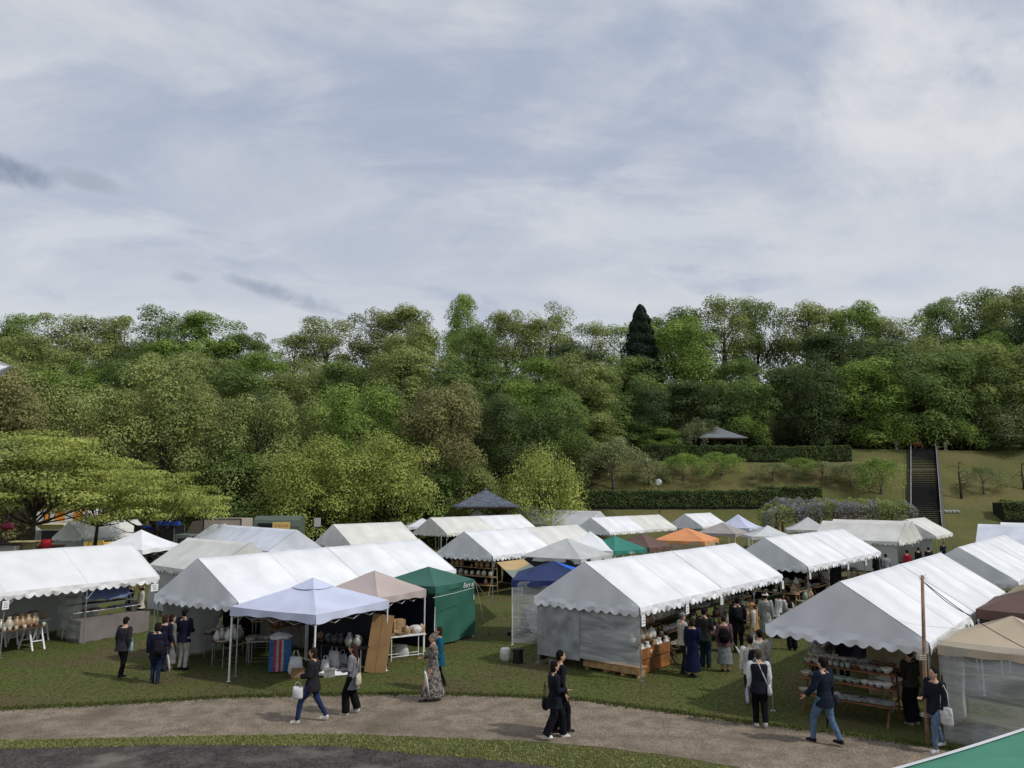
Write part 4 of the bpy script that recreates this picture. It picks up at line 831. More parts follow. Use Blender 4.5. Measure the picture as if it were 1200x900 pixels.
two('F', 'cream gabled tent with scuffed gable left of centre', 'white gabled tent just below the dark slate pavilion', -4.97, 58.75, 48.8, W=3.73, he=2.05, hr=3.12, mm=(CREAM, WHITE))
two('G', 'white tent with blue-grey gable over wooden pottery shelves', 'cream tent extending the one with blue-grey gable', -.96, 38.42, 53, W=3.76, he=2.02, hr=3.14, mm=(WHITE, CREAM))
TT['H'] = tent('long pale tent farthest back, beside the round tree', .93, 73.7, -45, L=8.1, hr=3.4, he=2.2, gN=1, gF=1, m=GREYC, seed=4)
TT['H2'] = tent('pale tent half hidden behind the farthest long one', -1.5, 78.2, -45, L=4.9, hr=3.4, he=2.2, gN=1, gF=1, m=GREYC, seed=4, z=.1)
two('I', 'white gabled tent behind the teal pop-up canopy', 'cream gabled tent behind the orange canopy', 7.69, 61.2, 49, W=3.56, he=1.99, hr=3.06, mm=(WHITE, CREAM))
TT['J'] = tent('short white gabled tent right of the street lamp', 17.4, 70.8, 50, W=3.5, he=1.97, hr=3.12, gN=1, gF=1, m=WHITE, seed=5)
two('K', 'long central white tent, near half with clear sheet wall', 'long central white tent, far half over crowded pottery shelves', 3.54, 21.74, 50.5, W=3.67, he=1.99, hr=3.14)
two('L', 'white tent, near half with grey gable, right of centre', 'white tent, far half, in front of the long cream back tent', 12.55, 33.05, 49.5, W=3.7, he=2.0, hr=3.18)
two('M', 'front right white tent over brown pottery shelves', 'front right white tent, far half behind the timber pole', 8.82, 16.7, 50.1, W=3.52, he=2.03, hr=3.12)
two('N', 'right white tent with narrow grey gable, nearer half', 'right white tent running out of the picture', 18.02, 27.84, 49.5, W=3.59, he=1.99, hr=3.13)
TT['P'] = tent('cream cross-ridge tent in front of the wisteria', 20.6, 53, -43.5, W=3.6, hr=3.15, gN=1, gF=1, m=CREAM, seed=6)
TT['P2'] = tent('cream tent end just left of the stairway foot', 22.6, 56., -43.5, W=3.6, hr=3.15, gN=1, gF=1, m=CREAM, seed=6)
TT['Q'] = tent('cream gabled tent right at the foot of the stairway', 30.2, 55.2, 49.2, W=3.76, he=2.0, hr=3.2, gN=1, gF=1, m=CREAM, seed=7)
TT['R'] = tent('pale gabled tent beside the orange food truck', -29.79, 53.82, 62.5, W=3.43, he=1.95, hr=3.03, gN=1, gF=1, m=CREAM, seed=8)
TT['O'] = tent('white cross-ridge tent near the right picture edge', 28.83, 48.26, -38, hr=3.08, gN=1, gF=1, m=COOL, seed=9)
TT['O2'] = tent('white tent behind the cross-ridge one at right edge', 31.9, 50.8, -38, hr=3.08, gN=1, gF=1, m=WHITE, seed=9)
def TM(key):
    r = TT[key]; return Matrix.Translation(r.location) @ Matrix.Rotation(r.rotation_euler.z, 4, 'Z')
# ---- tent walls (each hung sheet a part of its tent; black ones paint interior shade)
def wall(key, p0, p1, z0, z1, m, name='side_wall', amp=.05, nu=30, label=None, fold=0., slant=0.):
    r = TT[key]; p0, p1 = Vector((*p0, 0)), Vector((*p1, 0)); d = (p1-p0).normalized(); n_ = Vector((d.y, -d.x, 0)); L = (p1-p0).length; b = MB()
    def f(u, v):
        p = p0.lerp(p1, u); w = amp*(math.sin(u*L*4.3+1)+.6*math.sin(u*L*9.7+v*2)+.5*math.sin((u*3+v*2.4)*4))*(1-.6*v)
        return p+n_*w+Vector((0, 0, (z0+slant*(1-u))*(1-v)+z1*v))
    b.grid(f, nu, 10); o = b.build(name, m, None, True, label); o.parent = r; o.scale = tuple(1/s_ for s_ in r.scale); return o
GW = canvas('grey_canvas_wall', (.44, .45, .43), .10)
wall('K', (.03, .03), (.03, 2.1), .36, 1.98, FILM, amp=.02, slant=.0, label='clear plastic sheet across the near gable'); wall('K', (.0, 2.05), (.0, 3.60), .28, 1.98, mat('hazy_sheet', (.42, .44, .44), rough=.45, trans=.3, var=.2, vscale=3), amp=.02, label='hazy plastic sheet across the near gable')
wall('K', (.1, 3.6), (5.3, 3.6), .1, 1.9, SHADEC); wall('K2', (.1, 3.6), (5.3, 3.6), .1, 1.9, SHADEC)  # black sheets added to paint the dark inside of the central tent
wall('A2', (-1.5, 3.4), (5.2, 3.4), .05, 1.85, GW); wall('A', (.1, 3.4), (3.8, 3.4), .05, 1.85, GW)
wall('A2', (2.55, .1), (2.55, 1.5), .15, 1.85, FILM, amp=.03); 
wall('B', (2.4, 3.6), (5.3, 3.6), .05, 1.9, SHADEC); wall('B2', (.1, 3.6), (5.3, 3.6), .05, 1.9, SHADEC); wall('B', (3.9, .3), (3.9, 3.5), .02, 1.75, GW); wall('B', (.15, 3.62), (2.3, 3.62), .05, 1.9, GW); wall('B2', (5.3, .1), (5.3, 3.6), .05, 1.9, GW)  # black back sheets put the shade inside this tent into colour
wall('C', (.05, .05), (5.3, .05), .05, 1.85, GW); wall('C', (.05, .1), (.05, 3.3), .05, 1.85, GW)
wall('G', (5.2, .2), (5.2, 3.4), .05, 1.9, SHADEC); wall('G', (.1, 3.55), (5.3, 3.55), .05, 1.9, SHADEC); wall('L', (.1, 3.6), (5.3, 3.6), .05, 1.9, SHADEC); wall('L2', (.1, 3.6), (5.3, 3.6), .05, 1.9, SHADEC); wall('L', (5.2, .3), (5.2, 3.4), .05, 1.9, SHADEC)  # black sheets stand in for the shade inside these tents
wall('M', (2.6, .15), (2.6, 2.0), .15, 1.85, mat('beige_wall', (.34, .28, .18), rough=.9), label='beige cloth wall'); wall('M2', (.1, 3.4), (5.2, 3.4), .05, 1.9, SHADEC); wall('M2', (5.2, .1), (5.2, 3.4), .05, 1.9, SHADEC)  # black sheets of the far half are painted interior shade
wall('P', (.1, .05), (5.3, .05), .05, 1.9, GW); wall('Q', (.1, 3.6), (5.3, 3.6), .05, 1.9, GW); wall('N', (.1, 3.5), (5.3, 3.5), .05, 1.9, GW); wall('Q', (.05, .3), (.05, 3.4), .05, 1.9, GW)
for k in ('R', 'E', 'J', 'P2'): wall(k, (.08, .1), (.08, 3.4), .05, 1.9, GW)
# ================================================================ POP-UP CANOPIES
PU = {}
def popup(key, label, x, y, th, S, he, hp, m, hem=None, val=.24, mpole=None, sag=.06, peak=False, m2=None, z=0):
    r = thing('popup_canopy', label, 'canopy', (x, y, z), math.radians(th+45), 'square pop-up canopies'); k = S/2; n = 12; PU[key] = (r, k, he)
    b = MB()
    def F(u, v, s_):   # u along the side, v from eave to peak
        w = (u*2-1)*k*(1-v); q = 1-v
        z_ = he+(hp-he)*v - sag*math.sin(PI*v)*(1-abs(2*u-1)**3) - .02*math.sin(PI*u)*(1-v) + .012*mnoise.noise(Vector((w*3+s_*9, v*4, x)))
        if peak: z_ = he+(hp-he)*(v**1.35)
        return Vector((w, -k*(1-v), z_))
    for s_ in range(4):
        R = Matrix.Rotation(s_*PI/2, 3, 'Z'); b.grid(lambda u, v: R @ F(u, v, s_), n, n, mi=(1 if (m2 and s_ == 0) else 0))
    b.build('canopy_roof', [m, m2] if m2 else m, r, False)
    b = MB()
    for s_ in range(4):
        R = Matrix.Rotation(s_*PI/2, 3, 'Z')
        b.grid(lambda u, v: R @ Vector(((u*2-1)*(k+.005), -k-.006-.02*v*math.sin(u*17+s_)-.012*v, F(u, 0, s_).z-val*v*(1-.30*math.sin(PI*u)**1.5)-.015*v*math.sin(u*23+s_*2))), 24, 3)
    b.build('valance', hem or m, r)
    for sx in (-1, 1):
        for sy in (-1, 1): b = MB(); b.box((sx*(k-.03), sy*(k-.03), he/2-.01), (.035, .035, he-.03)); b.box((sx*(k-.03), sy*(k-.03), .005), (.09, .09, .01)); b.build('pole', mpole or WPAINT, r)
    b = MB(); kk = k-.05; t0, t1 = he-.32, he-.08
    for s_ in range(4):
        R = Matrix.Rotation(s_*PI/2, 3, 'Z')
        for i in range(4):
            xa = -kk+i*kk/2; za, zb = (t0, t1) if i % 2 else (t1, t0)
            b.tube([R @ Vector((xa, -kk, za)), R @ Vector((xa+kk/2, -kk, zb))], .011, 4); b.tube([R @ Vector((xa, -kk, zb)), R @ Vector((xa+kk/2, -kk, za))], .011, 4)
    b.tube([(0, 0, he-.2), (0, 0, hp-.04)], .015, 5)
    for sx in (-1, 1):
        for sy in (-1, 1): b.tube([(sx*kk, sy*kk, he-.1), (0, 0, he-.02 if hp-he < .5 else hp-.25)], .011, 4)
    b.build('truss', METAL, r); return r
def pwall(key, side, m, z0=.05, z1=None, u0=0., u1=1., amp=.04, label=None, inset=.0):
    r, k, he = PU[key]; R = Matrix.Rotation(side*PI/2, 3, 'Z'); z1 = z1 or he-.05; b = MB()
    b.grid(lambda u, v: R @ Vector(((2*(u0+(u1-u0)*u)-1)*k, -k+inset+amp*(math.sin(u*11+v*3)+.7*math.sin((u*5-v*6)*1.7)+.4*math.sin(u*23))*(1-.7*v)*.6, z0*(1-v)+z1*v)), 30, 12)
    return b.build('side_wall', m, r, True, label)
# local sides after rotation th+45: side 0 faces (local -y), 1 faces +x, 2 faces +y, 3 faces -x
popup('bw', 'pale lilac-blue pop-up canopy with peaked vent over dark stall', -5.72, 22.45, 17, 3.1, 2.0, 2.62, LAV, m2=None)
r = PU['bw'][0]; b = MB()
for s_ in range(4):
    R = Matrix.Rotation(s_*PI/2, 3, 'Z'); b.grid(lambda u, v: R @ Vector(((u*2-1)*.42*(1-v), -.42*(1-v), 2.47+.25*v-.04*math.sin(PI*u)*(1-v))), 5, 3)
b.build('vent_cap', LAV, r)
popup('pink', 'pinkish beige pop-up canopy between the lilac and green ones', -4.48, 25.4, 14, 2.4, 1.97, 2.62, PINKC)
popup('green', 'dark green pop-up canopy with side walls and white lettering', -3.0, 27.95, 14, 2.4, 2.0, 2.5, GREENC)
popup('blue', 'navy pop-up canopy with one side painted sunlit blue, left of central tent', 1.5, 28.15, 40, 2.8, 2.15, 2.68, NAVYC, m2=SUNBLUEC)  # brighter blue panel paints sunlight coming through the navy fabric
popup('beige', 'large pale grey peaked canopy behind the navy one', 2.8, 39.6, 12, 3.4, 1.95, 2.8, PALEG)
popup('white1', 'white pop-up canopy behind the pale grey peaked one', 4.3, 42.6, 30, 2.8, 2.06, 3.0, WHITE, peak=True)
popup('green2', 'teal pop-up canopy behind the central tent ridge', 5.65, 42.75, -8, 2.5, 2.05, 2.75, TEAL)
popup('brown', 'dark brown pop-up canopy right of the teal one', 7.6, 45.4, 4, 2.5, 2.02, 2.72, BROWNC)
popup('orange', 'orange pop-up canopy with beige side sheet', 11.54, 51.3, 15, 3.4, 2.03, 2.78, ORANGEC)
popup('gray', 'greyish beige pop-up canopy right of the orange one', 16.1, 59.2, 10, 3.0, 2.07, 2.82, GREIGE)
popup('lav', 'pale lilac pop-up canopy in front of the grass slope', 19.61, 67.0, 7, 3.1, 2.1, 3.2, LAV, peak=True)
popup('wsmall', 'small greyish pop-up canopy left of the wisteria', 18.04, 54.55, 41, 3.0, 2.1, 2.8, GREYC, peak=True)
popup('wpk', 'pale peaked canopy beside the cream cross-ridge tent', 24.9, 65.0, 28, 3.6, 2.03, 3.05, PALEG, peak=True)
popup('wl', 'white peaked canopy behind the far left tent', -21.4, 44.7, 28, 3.6, 2.0, 2.98, WHITE, peak=True)
popup('pk1', 'small white peak rising behind the cream tents at centre', -3.2, 72.2, 37, 3.0, 2.4, 3.55, WHITE, peak=True)
popup('pk2', 'small pale canopy peak left of the scuffed cream gable', -8.03, 69.2, 60, 3.0, 2.1, 2.78, COOL)
popup('rb', 'beige pop-up canopy beside the timber pole at right', 10.75, 16.9, 5, 2.45, 1.95, 2.52, BEIGEC, val=.2, mpole=DWOOD)
popup('rbr', 'dark brown pop-up canopy at the right picture edge', 14.15, 20.55, 5, 3.0, 2.15, 2.75, BROWNC)
popup('rol', 'olive beige pop-up canopy behind the brown one at right edge', 16.5, 23.15, 5, 3.0, 2.15, 2.7, KHAKI)
_a, _b = gp(1035, 902, 2.31), gp(1200, 852, 2.31); _d = (_b-_a).normalized(); _n = Vector((_d.y, -_d.x, 0)); _c = _a-_d*.6+_d*2+_n*2
popup('fg', 'bright green canopy with white hem in the bottom right corner', _c.x, _c.y, math.degrees(math.atan2(_d.y, _d.x))-45, 4.0, 2.3, 2.72, FGREEN, hem=WHITE, val=.10, sag=.0)
r = PU['fg'][0]; b = MB()
for s_ in range(4):
    R = Matrix.Rotation(s_*PI/2, 3, 'Z'); b.grid(lambda u, v: R @ Vector(((u*2-1)*(2.006-.10*v), -2.006+.10*v, 2.302+.025*v-.02*math.sin(PI*u)+.006)), 12, 1)
b.build('hem_band', WHITE, r)
pwall('green', 0, GREENC, .06, amp=.06, label='creased green side wall'); pwall('green', 3, SHADEC); pwall('green', 2, GREENC); pwall('green', 1, GREENC)
NAVW = cloth((.010, .013, .030), 'navy_sheet'); pwall('pink', 2, NAVW); pwall('pink', 1, NAVW, amp=.02, z0=.25); pwall('bw', 1, SHADEC, u0=0, u1=1, z1=1.9)  # black back sheet paints the shade under the lilac canopy
pwall('blue', 3, FILM); pwall('blue', 0, FILM); pwall('orange', 3, canvas('beige_side', (.42, .34, .22)), 1.25, 1.95, inset=-.01); pwall('orange', 0, canvas('beige_side', (.42, .34, .22)), 1.25, 1.95, u1=.7, inset=-.01)
pwall('rb', 3, FILM, .0, 2.05, amp=.05); pwall('rb', 2, FILM, .05, 2.05); pwall('beige', 3, SHADEC, .8); pwall('beige', 0, SHADEC, .8); pwall('beige', 2, SHADEC, .05)  # black sheets paint the shade under the pale grey canopy
# lettering
def text(s, size, m, parent, loc, rot, name='lettering', shear=0.):
    c = bpy.data.curves.new('t', 'FONT'); c.body = s; c.size = size; c.extrude = .002; c.shear = shear; c.align_x = 'CENTER'
    o = bpy.data.objects.new('t', c); COL.objects.link(o); dg = bpy.context.evaluated_depsgraph_get(); dg.update(); me = bpy.data.meshes.new_from_object(o.evaluated_get(dg)); bpy.data.objects.remove(o)
    me.materials.clear(); me.materials.append(m); o = bpy.data.objects.new(name, me); COL.objects.link(o); o.parent = parent; o.location = loc; o.rotation_euler = rot; return o
r, k, he = PU['green']; text('Eury al', .24, WPAINT, r, (k*.60, -k-.05, he-.21), (PI/2, 0, 0), shear=.3)
r, k, he = PU['green2']; text('Eury', .2, WPAINT, r, (0, -k-.05, he-.19), (PI/2, 0, 0), shear=.3)
# tan and sage awning sheet
b = MB(); A_, B_, C_, D_ = gp(582, 659, 2.0), gp(613, 655, 2.1), gp(633, 669, 1.95), gp(607, 683, 1.75)
b.grid(lambda u, v: (A_.lerp(B_, u)).lerp(D_.lerp(C_, u), v)-Vector((0, 0, .12*math.sin(PI*u)*math.sin(PI*v))), 12, 5)
b.grid(lambda u, v: (A_.lerp(B_, u)).lerp(D_.lerp(C_, u), v)-Vector((0, 0, .12*math.sin(PI*u)*math.sin(PI*v)-.006)), 12, 4) if False else None
for i in range(len(b.f)): b.m[i] = 1 if (i//12) >= 2 else 0
o = b.build('awning_sheet', [TANC, SAGE], None, True); tag(o, 'sagging sheet, tan above and sage green below, left of navy canopy', 'awning')
# white cloth corner at far left edge, on a terrace beside the camera
b = MB(); b.box((-8.1, 4.6, 1.8), (6.8, 3.8, 3.6)); tag(b.build('terrace', CONC), kind='structure')
r = thing('pennant', 'white cloth corner poking in at the left picture edge', 'flag', (-4.1, 5.15, 3.6)); b = MB()
for dy, fl in ((0, 0), (.012, 1)):
    b.grid(lambda u, v: (.70*u, dy+.05*math.sin(u*5)+.02*math.sin(v*6+u*3), (2.40+(v-.5)*.84*(1-u))+.02*math.sin(u*7)), 14, 8)
b.build('cloth', WHITE, r, True)
b = MB(); b.tube([(0, 0, 0), (0, 0, 2.95)], .025, 8); b.rings([(0, 0, 0, .2, .2), (0, 0, .06, .18, .18), (0, 0, .07, .04, .04)], 14); b.build('pole', WPAINT, r)
# timber pole with cords
q = gp(1088, 861); r = thing('timber_pole', 'tall bare timber pole lashed to the front right tent corner', 'pole', (8.50, 16.45, 0)); b = MB(); b.tube([(0, 0, -.1), (.06, 0, 1.6), (.15, 0, 3.42)], [.045, .04, .032], 9); b.build('shaft', mat('pole_wood', (.32, .20, .13), var=.25), r, True)
b = MB()
for z in (1.72, 1.76, 1.80, .6, .64): b.tube([(-.07, -.07, z), (.07, -.07, z+.01), (.07, .07, z), (-.07, .07, z-.01), (-.07, -.07, z)], .008, 5)
b.tube([(.08, 0, 3.38), (.15, 0, 3.30), (.22, 0, 3.44)], .006, 5); b.tube([(.06, 0, 3.33), (.26, .0, 3.36)], .006, 5); b.build('lashing', ROPE, r)
for ex, lb in ((gp(1142, 723, 2.2), 'thin dark cord from timber pole top towards the brown canopy'), (gp(1210, 764, 2.0), 'dark cord from timber pole top over the beige canopy')):
    s0 = Vector((8.65, 16.45, 3.3)); b = MB(); b.tube([s0.lerp(ex, i/8)-Vector((0, 0, .10*math.sin(PI*i/8))) for i in range(9)], .009, 5); tag(b.build('cord', mat('dark_cord', (.06, .05, .05))), lb, 'cord')
# guy ropes by the green canopy and a white peg flag
s0 = gp(557, 682, 1.95)
for e, lb in ((gp(592, 727), 'pale guy rope running right from the green canopy'), (gp(571, 743), 'pale guy rope running down from the green canopy')):
    b = MB(); b.tube([s0, s0.lerp(e, .5)-Vector((0, 0, .02)), e], .009, 5); tag(b.build('guy_rope', ROPE), lb, 'rope')
a_, b_ = gp(508, 700, 1.8)+Vector((0, -.12, 0)), gp(556, 688, 1.85)+Vector((0, -.12, 0))
b = MB(); b.tube([a_, a_.lerp(b_, .5)-Vector((0, 0, .02)), b_], .010, 5); tag(b.build('cord', mat('pale_cord', (.5, .55, .5))), 'pale cord stretched across the green canopy wall', 'cord')
# ================================================================ STALL FURNITURE AND GOODS
def racks(name, label, loc, rz, L=1.8, tiers=((.42, .0), (.78, .28), (1.12, .55)), m=DWOOD, dep=.34, group=None, cat='shelf'):
    r = thing(name, label, cat, loc, rz, group)
    for z, y in tiers: b = MB(); b.box((L/2, y+dep/2, z), (L, dep, .028)); b.build('shelf_board', m, r)
    for x in (.1, L-.1):
        b = MB(); y1 = tiers[-1][1]+dep
        b.tube([(x, .0, 0), (x, y1*.7, tiers[-1][0]-.03)], .024, 6); b.tube([(x, y1+.02, 0), (x, y1-.08, tiers[-1][0]-.03)], .024, 6)
        for z, y in tiers: b.box((x, (y+dep/2+y1-.1)/2, z-.035), (.04, max(.2, y1-y-.05), .035))
        b.build('side_frame', m, r)
    return r
def table(label, loc, rz, L=1.6, D=.7, h=.72, mt=DWOOD, ml=METAL, cloth_=None, name='table', group=None, trestle=False):
    r = thing(name, label, 'table', loc, rz, group); b = MB(); b.box((L/2, D/2, h), (L, D, .035)); b.build('table_top', mt, r)
    if trestle:
        for x in (.2, L-.2):
            b = MB(); t_ = .03
            for y0_, y1_ in ((.02, D*.38), (D-.02, D*.62)):
                for dx in (-.19, .19): b.tube([(x+dx, y0_, 0), (x+dx, y1_, h-.02)], .034, 5)
            for y_ in (.02+.4*(D*.38-.02), D-.02-.4*(D*.38-.02)): b.tube([(x-.16, y_, h*.38), (x+.16, y_, h*.38)], .02, 5)
            b.box((x, D/2, h-.04), (.42, D*.3, .04)); b.build('trestle', ml, r)
    else:
        for x in (.06, L-.06):
            for y in (.06, D-.06): b = MB(); b.tube([(x, y, 0), (x, y, h-.015)], .018, 6); b.build('leg', ml, r)
        b = MB(); b.tube([(.06, .06, .12), (L-.06, .06, .12)], .012, 5); b.tube([(.06, D-.06, .12), (L-.06, D-.06, .12)], .012, 5); b.build('stretcher', ml, r)
    return r
GL = {'cream': (.48, .45, .37), 'white': (.62, .61, .57), 'grey': (.28, .28, .26), 'brown': (.16, .09, .05), 'celadon': (.26, .33, .27), 'black': (.035, .03, .03), 'tan': (.36, .24, .13), 'blue': (.10, .14, .22)}
GM = {k: mat('glaze_'+k, v, rough=.3, var=.12, vscale=12, spec=.5) for k, v in GL.items()}
PROF = {'bowl': [(.0, .0), (.035, 0), (.04, .012), (.075, .05), (.085, .075), (.08, .075), (.068, .05), (.03, .018), (0, .016)], 'plate': [(0, 0), (.06, 0), (.065, .01), (.13, .022), (.128, .028), (.06, .016), (0, .014)],
        'cup': [(0, 0), (.034, 0), (.04, .01), (.042, .085), (.038, .085), (.035, .012), (0, .012)], 'vase': [(0, 0), (.05, 0), (.085, .06), (.09, .12), (.05, .19), (.03, .22), (.042, .25), (.036, .25), (.02, .22), (.0, .2)],
        'jar': [(0, 0), (.06, 0), (.09, .05), (.09, .13), (.065, .16), (.066, .175), (.015, .19), (.018, .205), (0, .21)], 'plate_stack': [(0, 0), (.06, 0), (.12, .02), (.075, .02), (.12, .035), (.075, .035), (.12, .05), (.075, .05), (.12, .065), (.06, .055), (0, .055)]}
PM = {k: lathe(v, 12).mesh(k, GM['cream'], True) for k, v in PROF.items()}
CAT = {'bowl': 'bowl', 'plate': 'plate', 'cup': 'cup', 'vase': 'vase', 'jar': 'jar', 'plate_stack': 'plates'}
def pot(kind, col, p, where, s=1.):
    o = bpy.data.objects.new(kind, PM[kind]); COL.objects.link(o); o.location = p; o.scale = (s,)*3; o.rotation_euler = (0, 0, random.uniform(0, 6))
    o.material_slots[0].link = 'OBJECT'; o.material_slots[0].material = GM[col]
    lb = '%s glazed pottery %s %s' % (col, kind.replace('_', ' '), where); tag(o, lb, CAT[kind], lb); return o
def goods(M, z_y_list, L, where, kinds, cols, step=.22, s=1.4, skip=.06):
    for z, y in z_y_list:
        x = .10
        kd = random.choice(kinds); cl = random.choice(cols)
        while x < L-.06:
            if random.random() < .25: kd = random.choice(kinds)
            if random.random() < .3: cl = random.choice(cols)
            if random.random() > skip: pot(kd, cl, M @ Vector((x, y+random.uniform(-.03, .03), z+.015)), where, s*random.uniform(.85, 1.15))
            x += step*random.uniform(.85, 1.25)
KN_ = ['bowl', 'bowl', 'cup', 'plate_stack', 'vase', 'jar', 'plate']; CL_ = ['cream', 'white', 'grey', 'tan', 'brown', 'celadon']
def rackgoods(key, x, y, rz_deg, L, label, where, m=DWOOD, tiers=((.42, 0.), (.78, .28), (1.12, .55)), kinds=KN_, cols=CL_, step=.22, skip2=.1, **kw):
    M = TM(key) @ Matrix.Translation((x, y, 0)) @ Matrix.Rotation(math.radians(rz_deg), 4, 'Z'); rz = TT[key].rotation_euler.z+math.radians(rz_deg)
    r = racks('display_shelf', label, M.translation, rz, L, tiers, m, **kw); goods(M, [(z, yy+.17) for z, yy in tiers], L, where, kinds, cols, step, skip=skip2); return r
# K tent: racks along the right side facing out
rackgoods('K', .75, .35, 0, 2.0, 'dark stepped shelf of pottery in the first bay of central tent', 'in the first bay of the central tent', cols=['cream', 'white', 'white', 'tan'], step=.19)
rackgoods('K', 3.1, .55, 0, 2.0, 'dark stepped shelf of pottery in the second bay of central tent', 'in the second bay of the central tent', cols=['cream', 'white', 'brown', 'celadon'], step=.22)
rackgoods('K2', .3, .6, 0, 2.2, 'dark stepped shelf of pottery in the third bay of central tent', 'in the third bay of the central tent', cols=['cream', 'grey', 'brown'], step=.27)
rackgoods('K2', 3.0, .6, 0, 2.2, 'pale wooden shelf of pottery in the last bay of central tent', 'in the last bay of the central tent', m=WOOD, step=.3)
rackgoods('K', 1.0, 2.3, 0, 4.0, 'tall shelf of vases at the back of the central tent', 'at the back of the central tent', tiers=((.8, 0), (1.15, .1), (1.5, .2)), kinds=['vase', 'jar'], step=.5)
rackgoods('K2', .6, 2.3, 0, 4.2, 'tall shelf of jars at the far back of the central tent', 'at the far back of the central tent', tiers=((.8, 0), (1.15, .1), (1.5, .2)), kinds=['jar', 'vase'], step=.55)
# M tent
rackgoods('M', .25, 2.95, -90, 2.05, 'reddish brown stepped shelf of bowls under front right gable', 'on the reddish shelf under the front right gable', m=RWOOD, kinds=['bowl', 'bowl', 'cup', 'plate_stack'], cols=['cream', 'white', 'celadon', 'grey', 'brown'], step=.155, skip2=.02, tiers=((.46, 0), (.78, .22), (1.06, .44), (1.12, .75)))
# G tent
rackgoods('G', .3, 3.4, -90, 3.0, 'tall wooden shelf of pottery under the blue-grey gable', 'under the blue-grey gable', m=WOOD, tiers=((.5, 0), (.9, .15), (1.3, .3), (1.6, .4)), step=.34, cols=['cream', 'grey', 'tan', 'brown'])
# L tent
rackgoods('L', .6, .5, 0, 2.0, 'pale counter shelf of pottery in near bay right of centre', 'on the near counter right of centre', m=WOOD, step=.34)
rackgoods('L', 3.0, .5, 0, 2.1, 'dark shelf of pottery in second bay right of centre', 'on the second bay shelf right of centre', step=.36, cols=['brown', 'black', 'grey'])
rackgoods('L', .4, 3.3, -90, 2.6, 'pale counter facing the aisle right of centre', 'on the aisle counter right of centre', m=WOOD, tiers=((.75, 0), (1.1, .3)), step=.36)
rackgoods('L2', .4, .5, 0, 4.4, 'long shelf of baskets and pottery in far half right of centre', 'on the long far shelf right of centre', step=.42, cols=['tan', 'brown', 'cream'])
# A tent
M = TM('A2')
r = table('white trestle table with dark branches and cups at far left', M @ Vector((-.45, .25, 0)), TT['A2'].rotation_euler.z, 2.0, .9, .74, DWOOD, WPAINT, trestle=True, name='trestle_table')
goods(M @ Matrix.Translation((-.45, .25, 0)), [(.74, .12), (.74, .36), (.74, .62)], 2.0, 'on the far left trestle table', ['bowl', 'cup', 'vase'], ['tan', 'brown', 'cream', 'white'], .2)
r = table('white trestle table beside the grey sheet at left', M @ Vector((1.05, 1.7, 0)), TT['A2'].rotation_euler.z, 1.4, .7, .72, WPAINT, WPAINT, trestle=True, name='trestle_table')
goods(M @ Matrix.Translation((1.05, 1.7, 0)), [(.72, .15), (.72, .35), (.72, .55)], 1.3, 'on the trestle table by the grey sheet', ['cup', 'jar'], ['tan', 'brown', 'celadon', 'blue'], .17)
b = MB(); Mi = M @ Matrix.Translation((-.2, .7, .74))
for i in range(9): b.tube([(random.uniform(-.5, .5), random.uniform(-.1, .1), .05), (random.uniform(-.6, .8), random.uniform(-.2, .3), .18), (random.uniform(-1., 1.1), random.uniform(-.3, .3), .22+random.random()*.15)], [.03, .02, .008], 6)
b.tube([(.0, 0, 0), (.02, 0, .3), (-.03, .02, .55)], [.05, .04, .01], 6)
o = b.build('driftwood', DWOOD, None, True); o.matrix_world = Mi; tag(o, 'dark driftwood branches lying on the far left trestle table', 'branches')
r = racks('display_shelf', 'white railed shelf of dark dishes at left', M @ Vector((2.7, .75, 0)), TT['A2'].rotation_euler.z, 2.5, ((.95, 0), (1.15, .22), (1.35, .44)), WPAINT, .3, cat='shelf'); goods(M @ Matrix.Translation((2.7, .75, 0)), [(.95, .14), (1.15, .36), (1.35, .58)], 2.5, 'on the white railed shelf at left', ['bowl', 'plate'], ['black', 'brown', 'blue'], .26)
b = MB(); b.box((1.25, .3, .36), (2.6, .75, .72)); b.grid(lambda u, v: (u*2.62-.01+.0, -.09+.02*math.sin(u*31)+.01, .02+.73*v), 40, 2); b.grid(lambda u, v: (-.06+.015*math.sin(u*20), .0+u*.7, .02+.73*v), 20, 2)
o = b.build('covered_counter', mat('taupe_cloth', (.20, .175, .165), rough=.9, var=.08, vscale=2, bump=.1, bscale=5)); o.matrix_world = M @ Matrix.Translation((2.7, .35, 0)); tag(o, 'counter draped in taupe cloth below the white railed shelf', 'counter')
# blue tarpaulin behind
b = MB(); p0, p1 = gp(98, 700, 1.45), gp(152, 697, 1.45); b.grid(lambda u, v: p0.lerp(p1, u)+Vector((-.5*v, .8*v, .55*v-.12*math.sin(PI*u)+.03*math.sin(u*20))), 14, 4); o = b.build('tarpaulin', canvas('blue_tarp', (.17, .22, .42)), None, True); tag(o, 'dull blue tarpaulin slung behind the left display shelves', 'tarpaulin')
